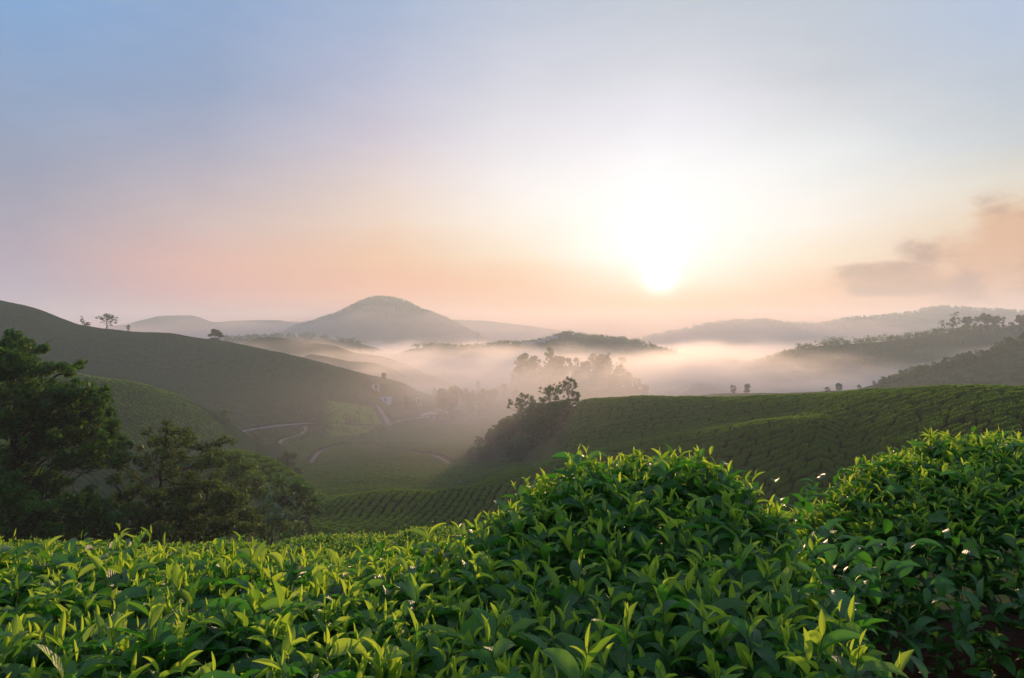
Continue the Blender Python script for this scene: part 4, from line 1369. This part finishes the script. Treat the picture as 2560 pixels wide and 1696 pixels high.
# big trees on the second hill at right
GB = 'tall trees on the misty hill at right'
for kind, px, ty, Y, w, lb in [
        ('round', 2335, 820, 480, 1.1, 'small tree at the left end of the tall misty row'),
        ('sparse', 2354, 800, 480, 1.0, 'thin tree left of the big open tree'),
        ('sparse', 2385, 780, 480, 1.3, 'big open-branched tree, first of the tall misty row'),
        ('round', 2418, 786, 482, 0.9, 'rounded tall tree right of the big open tree'),
        ('tall', 2440, 790, 481, 1.0, 'slim tree in the left half of the tall misty row'),
        ('round', 2462, 779, 480, 0.9, 'highest rounded tree of the tall misty row'),
        ('round', 2486, 784, 482, 1.0, 'broad tree in the right half of the tall misty row'),
        ('sparse', 2508, 792, 480, 1.1, 'airy tree near the right end of the tall misty row'),
        ('bushy', 2530, 804, 480, 1.1, 'low dense tree closing the tall misty row'),
        ('round', 2556, 779, 470, 1.0, 'tall tree cut by the right edge of the view'),
        ('bushy', 1834, 962, 330, 1.1, 'small misty bush, left of the two on the low bank'),
        ('round', 1867, 957, 330, 1.0, 'small round misty tree, right of the two on the low bank'),
        ('round', 2098, 956, 311, 1.1, 'misty tree on the low bank near the dark hill'),
        ('bushy', 2068, 967, 314, 1.6, 'low misty bush beside the tree on the low bank'),
        ('bushy', 2148, 961, 306, 1.4, 'small misty bush at the foot of the dark hill'),
        ('round', 899, 863, 590, 1.0, 'small round tree on the low ridge in the valley mist'),
        ('round', 932, 875, 590, 1.2, 'smallest round bush on the low ridge in the valley mist'),
]:
    on = H_right2 if Y > 460 and px > 2300 else (H_isle if Y == 590 else None)
    put_tree(kind, px, ty, Y, lb, GB if px > 2300 else 'small trees in the mist', w, on=on, min_h=1.5)


def woods(label, rdg, u0, u1, n, Y0, h0, h1, spread, seed, size=1.0, cardsn=46):
    """a far-off wood that reads as one mass of crowns along a hill"""
    g = np.random.default_rng(seed)
    Vs, Rs = [], []
    for k in range(n):
        px = g.uniform(u0, u1)
        Y = Y0 + (g.uniform(-spread, 6) if k % 2 else g.uniform(-5, 3))
        z = float(rdg.h(np.array([px]), np.array([Y]))[0])
        H = g.uniform(h0, h1) * (1.0 + 1.2 * max(0, float(vnoise(np.array([px / 35.0]), np.array([seed * 1.0]), seed)[0])))
        x = (px - CX) / F * Y
        for _ in range(4):
            r = H * g.uniform(0.22, 0.42)
            c = np.array([x + g.normal(0, 0.25) * H, Y + g.normal(0, 0.25) * H, z + H * g.uniform(0.08, 0.62)])
            v, rr = cards(c, cardsn // 4, r, size, g, 1.0)
            Vs.append(v); Rs.append(rr)
    V = np.concatenate(Vs)
    o = fast_mesh('woods', V, np.arange(len(V)).reshape(-1, 4), M['leaf_far'], {'rnd': np.concatenate(Rs)}, False)
    tag(o, label, 'woods', kind='stuff')


woods('hazy wood along the ridge of the middle hill', H_mid, 1040, 1760, 620, 650, 2.6, 5.0, 90, 1, 1.3)
woods('hazy wood over the second misty hill at right', H_right2, 1850, 2700, 620, 480, 2.6, 5.4, 90, 2, 1.0)
woods('hazy trees on the low mist-bound knoll', H_isle2, 1710, 1860, 70, 530, 2.5, 4.5, 20, 3, 1.0)
woods('faint line of trees beyond the left hill', H_line, 500, 900, 160, 740, 3, 6.5, 30, 4, 1.4)
woods('faint scrub on the low ridge in the valley mist', H_isle, 850, 1050, 60, 590, 1.0, 2.2, 12, 5, 0.8)
woods('faint wood on the slopes of the lone mountain', H_mtn, 720, 1200, 640, 1220, 2.4, 4.2, 140, 6, 2.1)
woods('faint wood on the far ridge at right', H_far, 1600, 2700, 640, 1380, 4.0, 7.0, 80, 7, 2.6)
woods('dark scrub covering the near face of the right-hand hill', RD, 2200, 2700, 700, 296, 1.2, 2.4, 85, 8, 0.7)

# ------------------------------------------------------------------ banana plants
def banana(px, Y, top_py, label, group, seed):
    g = np.random.default_rng(seed)
    b = at(px, Y)
    H = max(-(top_py - CY) / F * Y - b[2], 1.6)
    root = empty('banana_plant', b)
    st = MB()
    t = np.linspace(0, 1, 8)
    h = H * 0.62
    st.tube(np.stack([0.1 * t * g.normal(), 0.1 * t * g.normal(), -0.2 + t * h], 1).reshape(-1, 3) if False else np.stack([0.12 * t, 0.08 * t, -0.2 + t * h], 1), 0.13 * (1 - 0.5 * t), 7)
    st.build('stem', M['green_stem'], root, True)
    n = 14
    az = np.arange(n) * 2.4 + g.uniform(0, 6)
    el = np.radians(g.uniform(40, 84, n))
    L = H * g.uniform(0.34, 0.52, n)
    v, f, at_ = leaf_batch(np.tile(np.array([0.12, 0.08, h * 0.93]), (n, 1)), az, el, L, L * 0.20, np.radians(g.uniform(40, 105, n)), np.radians(g.uniform(10, 35, n)), g.normal(0, 0.2, n), np.full(n, 0.05), np.ones(n), g.random(n), 10, 4, 0.16)
    fast_mesh('foliage', v, f, M['banana'], at_, True, root)
    tag(root, label, 'banana plant', group)


g = np.random.default_rng(5)
GBN = 'banana plants at the edge of the valley field'
for k, (px, Y, ty, lb) in enumerate([
        (655, 60, 1238, 'banana plant with ragged upright leaves, leftmost of the near clump'), (678, 64, 1205, 'banana plant with tall pale leaves in the near clump'), (700, 66, 1186, 'tallest banana plant at the top of the near clump'),
        (722, 68, 1190, 'banana plant right of the tallest one in the near clump'), (745, 69, 1200, 'broad banana plant on the right of the near clump'), (768, 70, 1218, 'drooping banana plant at the right end of the near clump'),
        (668, 58, 1268, 'low banana plant at the bottom left of the near clump'), (700, 60, 1250, 'low banana plant in the front of the near clump'), (735, 62, 1262, 'low banana plant near the tea rows')]):
    banana(px, Y, ty, lb, GBN, 300 + k)
for k, (px, Y, ty, lb) in enumerate([
        (1128, 128, 1207, 'faint banana plant at the left end of the far clump'), (1150, 130, 1198, 'faint banana plant, second of the far clump'), (1172, 131, 1188, 'tallest faint banana plant in the far clump'),
        (1192, 132, 1190, 'faint banana plant right of the tallest in the far clump'), (1212, 131, 1194, 'faint leafy banana plant in the right half of the far clump'), (1235, 133, 1192, 'faint banana plant half hidden by the foreground shoots'), (1258, 135, 1188, 'faint banana plant at the right end of the far clump')]):
    banana(px, Y, ty, lb, 'far clump of banana plants', 330 + k)

# ------------------------------------------------------------------ huts, greenhouses, mast
def hut(px, Y, w, d, h, rise, wall, roof, label, rz=0.0, windows=1, name='hut'):
    b = at(px, Y)
    root = empty(name, b, rz)
    mb = MB()
    mb.box(-w / 2, w / 2, -d / 2, d / 2, -1.5, h)
    mb.poly([(-w / 2, -d / 2, h), (w / 2, -d / 2, h), (0, -d / 2, h + rise)], [(0, 1, 2)]) if False else None
    mb.build('wall', M[wall], root)
    rf = MB()
    e = 0.35
    for y0, y1 in ((-d / 2 - e, d / 2 + e),):
        x = w / 2 + e
        zz = h - 0.05
        t = 0.10
        rf.poly([(-x, y0, zz), (0, y0, zz + rise), (x, y0, zz), (-x, y1, zz), (0, y1, zz + rise), (x, y1, zz),
                 (-x, y0, zz + t), (0, y0, zz + rise + t), (x, y0, zz + t), (-x, y1, zz + t), (0, y1, zz + rise + t), (x, y1, zz + t)],
                [(6, 7, 10, 9), (7, 8, 11, 10), (0, 3, 4, 1), (1, 4, 5, 2), (0, 1, 7, 6), (1, 2, 8, 7), (3, 9, 10, 4), (4, 10, 11, 5), (0, 6, 9, 3), (2, 5, 11, 8)])
    gb = MB()
    for y0 in (-d / 2 + 0.02, d / 2 - 0.02):
        gb.poly([(-w / 2, y0, h), (w / 2, y0, h), (0, y0, h + rise * 0.94)], [(0, 1, 2)])
    rf.build('roof', M[roof], root)
    gb.build('gable', M[wall], root)
    dr = MB()
    dr.box(-0.45, 0.45, -d / 2 - 0.06, -d / 2 - 0.003, 0.0, 2.0)
    dr.build('door', M['door'], root)
    for k in range(windows):
        wx = (-w / 2 + w * (k + 0.6) / (windows + 0.2))
        wn = MB()
        wn.box(wx - 0.5, wx + 0.5, -d / 2 - 0.05, -d / 2 - 0.003, 1.0, 1.9)
        wn.build('window', M['steel'], root)
    tag(root, label, 'hut' if name == 'hut' else 'house')


hut(939, 338, 4.0, 3.0, 2.0, 1.0, 'wall_white', 'roof_dark', 'small pale hut with a dark roof at the top of the side track', 0.3, 1)
hut(965, 332, 4.6, 3.0, 1.9, 0.4, 'wall_blue', 'wall_blue', 'small blue shed beside the side track below the pale hut', -0.1, 1)
hut(1046, 350, 3.2, 3.0, 2.2, 0.8, 'wall_white', 'roof_grey', 'tiny pale hut left of the long house under the trees', 0.2, 1)
hut(1078, 346, 10.0, 5.0, 1.9, 1.2, 'wall_white', 'roof_grey', 'long low house with a grey roof under the valley trees', 0.1, 3, 'house')
hut(1108, 348, 6.0, 4.0, 2.4, 1.4, 'wall_blue', 'roof_grey', 'bluish house at the right end of the settlement under the trees', -0.15, 2, 'house')

for k, px in enumerate(np.linspace(1306, 1388, 9)):
    Y = 640 + 3.0 * math.sin(k * 2.1)
    z = float(H_mid.h(np.array([px]), np.array([Y]))[0])
    root = empty('greenhouse', ((px - CX) / F * Y, Y, z), 0.08)
    th = np.linspace(0, math.pi, 9)
    prof = np.stack([1.7 * np.cos(th), 1.5 + 0.9 * np.sin(th)], 1)
    prof = np.concatenate([[[1.7, -0.5]], prof, [[-1.7, -0.5]]])
    pts = [(x, -4.0, z_) for x, z_ in prof] + [(x, 4.0, z_) for x, z_ in prof]
    m_ = len(prof)
    mb = MB()
    mb.poly(pts, [(i, i + 1, m_ + i + 1, m_ + i) for i in range(m_ - 1)])
    mb.build('cover', M['plastic'], root)
    for y0 in (-3.98, 3.98):
        en = MB()
        en.poly([(x, y0, z_) for x, z_ in prof] + [(0, y0, 0.0)], [(i, i + 1, m_) for i in range(m_ - 1)])
        en.build('end_wall', M['plastic'], root)
    tag(root, ('white tunnel greenhouse at the left end of the row on the middle hill' if k == 0 else 'white tunnel greenhouse at the right end of the row on the middle hill' if k == 8 else 'white tunnel greenhouse inside the row on the middle hill'), 'greenhouse', 'row of white greenhouses on the middle hill')

Y = 640
z = float(H_mid.h(np.array([1194.0]), np.array([640.0]))[0])
root = empty('radio_mast', ((1194 - CX) / F * Y, Y, z))
top = -(830 - CY) / F * Y - z
mb = MB()
for a in (0, 2.094, 4.189):
    mb.tube([(0.35 * math.cos(a), 0.35 * math.sin(a), -0.5), (0.12 * math.cos(a), 0.12 * math.sin(a), top * 0.9)], 0.07, 5)
for q in np.linspace(0.05, 0.88, 14):
    r_ = 0.35 - 0.23 * q / 0.9
    mb.tube([(r_ * math.cos(a), r_ * math.sin(a), top * q + 0.3 * (i % 2)) for i, a in enumerate((0, 2.094, 4.189, 0))], 0.04, 4)
mb.build('lattice', M['steel'], root)
mb = MB()
mb.tube([(0, 0, top * 0.86), (0, 0, top)], 0.06, 5)
mb.build('aerial', M['steel'], root)
tag(root, 'thin radio mast rising from the treeline left of the greenhouses', 'radio mast')

# ------------------------------------------------------------------ valley mist and haze
def fog_bank(name, label, pts, Yc, ry, ztop, zbot, dens, seed, color=(0.99, 0.96, 0.96), aniso=0.45):
    """closed, flattened body of mist with a gently rolling top that thins out to its rim"""
    nu, nv = 72, 40
    u = np.linspace(0, 1, nu)
    v = np.linspace(-1, 1, nv)
    Ug_, Vg_ = np.meshgrid(u, v)
    px = pts[0] + (pts[1] - pts[0]) * Ug_
    Y = Yc + ry * Vg_
    X = (px - CX) / F * Yc * (0.55 + 0.45 * Y / Yc)
    rim = np.clip(1 - np.maximum(np.abs(2 * Ug_ - 1), np.abs(Vg_)) ** 2.4, 0, 1) ** 0.8
    roll = 0.5 + 0.9 * fbm(X / 90, Y / 130, 4, seed)
    top_ = zbot + (ztop - zbot) * rim * np.clip(0.72 + 0.45 * roll, 0.3, 1.3) + 0.01
    bot = np.full_like(top_, zbot)
    V1 = np.stack([X, Y, top_], -1).reshape(-1, 3)
    V0 = np.stack([X, Y, bot], -1).reshape(-1, 3)
    f = grid_faces(nv, nu)
    n_ = len(V1)
    ring = [i for i in range(nu)] + [r * nu + nu - 1 for r in range(1, nv)] + [(nv - 1) * nu + i for i in range(nu - 2, -1, -1)] + [r * nu for r in range(nv - 2, 0, -1)]
    side = np.array([[ring[i], ring[i] + n_, ring[(i + 1) % len(ring)] + n_, ring[(i + 1) % len(ring)]] for i in range(len(ring))])
    o = fast_mesh(name, np.concatenate([V1, V0]), np.concatenate([f, f[:, ::-1] + n_, side[:, ::-1]]), volume_mat('mist', color, dens, aniso), None, True)
    tag(o, label, 'mist', kind='stuff')



def valley_mist():
    """mist pooled in the valley: thick low down, thinning upwards through a rolling, ragged top"""
    m, t, out = new_mat('valley_mist')
    v = t.new('ShaderNodeVolumePrincipled')
    v.inputs['Color'].default_value = (1.0, 0.92, 0.89, 1)
    v.inputs['Anisotropy'].default_value = 0.5
    co = t.new('ShaderNodeTexCoord')
    sp = t.new('ShaderNodeSeparateXYZ')
    t.l.new(co.outputs['Object'], sp.inputs[0])
    x, y, z = sp.outputs
    big = noise(t, 0.011, 3.0, 0.55, mapping=(1, 0.7, 1.6))
    top = t.m('ADD', -13.0, t.m('MULTIPLY', t.m('SUBTRACT', big, 0.5), 50.0))
    depth = t.m('SUBTRACT', top, z)
    d = t.smooth(depth, -9.0, 16.0)
    d = t.m('MULTIPLY', d, t.smooth(y, 300.0, 405.0))
    wisp = noise(t, 0.028, 3.0, 0.6, mapping=(0.5, 0.5, 2.2))
    d = t.m('MULTIPLY', d, t.m('ADD', 0.08, t.m('MULTIPLY', t.smooth(wisp, 0.32, 0.68), 1.75)))
    # thin ground mist creeping up the valley floor towards the tea
    ax = t.m('SUBTRACT', x, t.m('MULTIPLY', y, 0.005))
    veil = t.m('EXPONENT', t.m('MULTIPLY', t.m('POWER', t.m('ABSOLUTE', t.m('DIVIDE', ax, 48.0)), 2.0), -1.0))
    veil = t.m('MULTIPLY', veil, t.m('MULTIPLY', t.smooth(y, 88.0, 190.0), t.smooth(t.m('MULTIPLY', z, -1.0), 2.0, 20.0)))
    t.put(v.inputs['Density'], t.m('ADD', t.m('MULTIPLY', d, 0.030), t.m('MULTIPLY', veil, 0.0032)))
    t.l.new(v.outputs[0], out.inputs['Volume'])
    mb = MB()
    mb.box(-900, 1300, 87, 1000, -58, 6)
    o = mb.build('mist', m)
    tag(o, 'pink-white mist lying in the valley beyond the huts', 'mist', kind='stuff')


valley_mist()
fog_bank('mist', 'thin pink distant mist veiling the far hills and the lone mountain', (-900, 3500), 1180, 640, 44, -68, 0.0011, 9, color=(1.0, 0.84, 0.77), aniso=0.2)

HAZE_DENSITY = 0.0005
mb = MB()
mb.box(-2600, 2800, -40, 2150, -80, 82)
hz = mb.build('haze', volume_mat('haze', (0.79, 0.895, 1.0), HAZE_DENSITY, 0.32))
tag(hz, 'thin even haze filling the air of the valley', 'haze', kind='stuff')
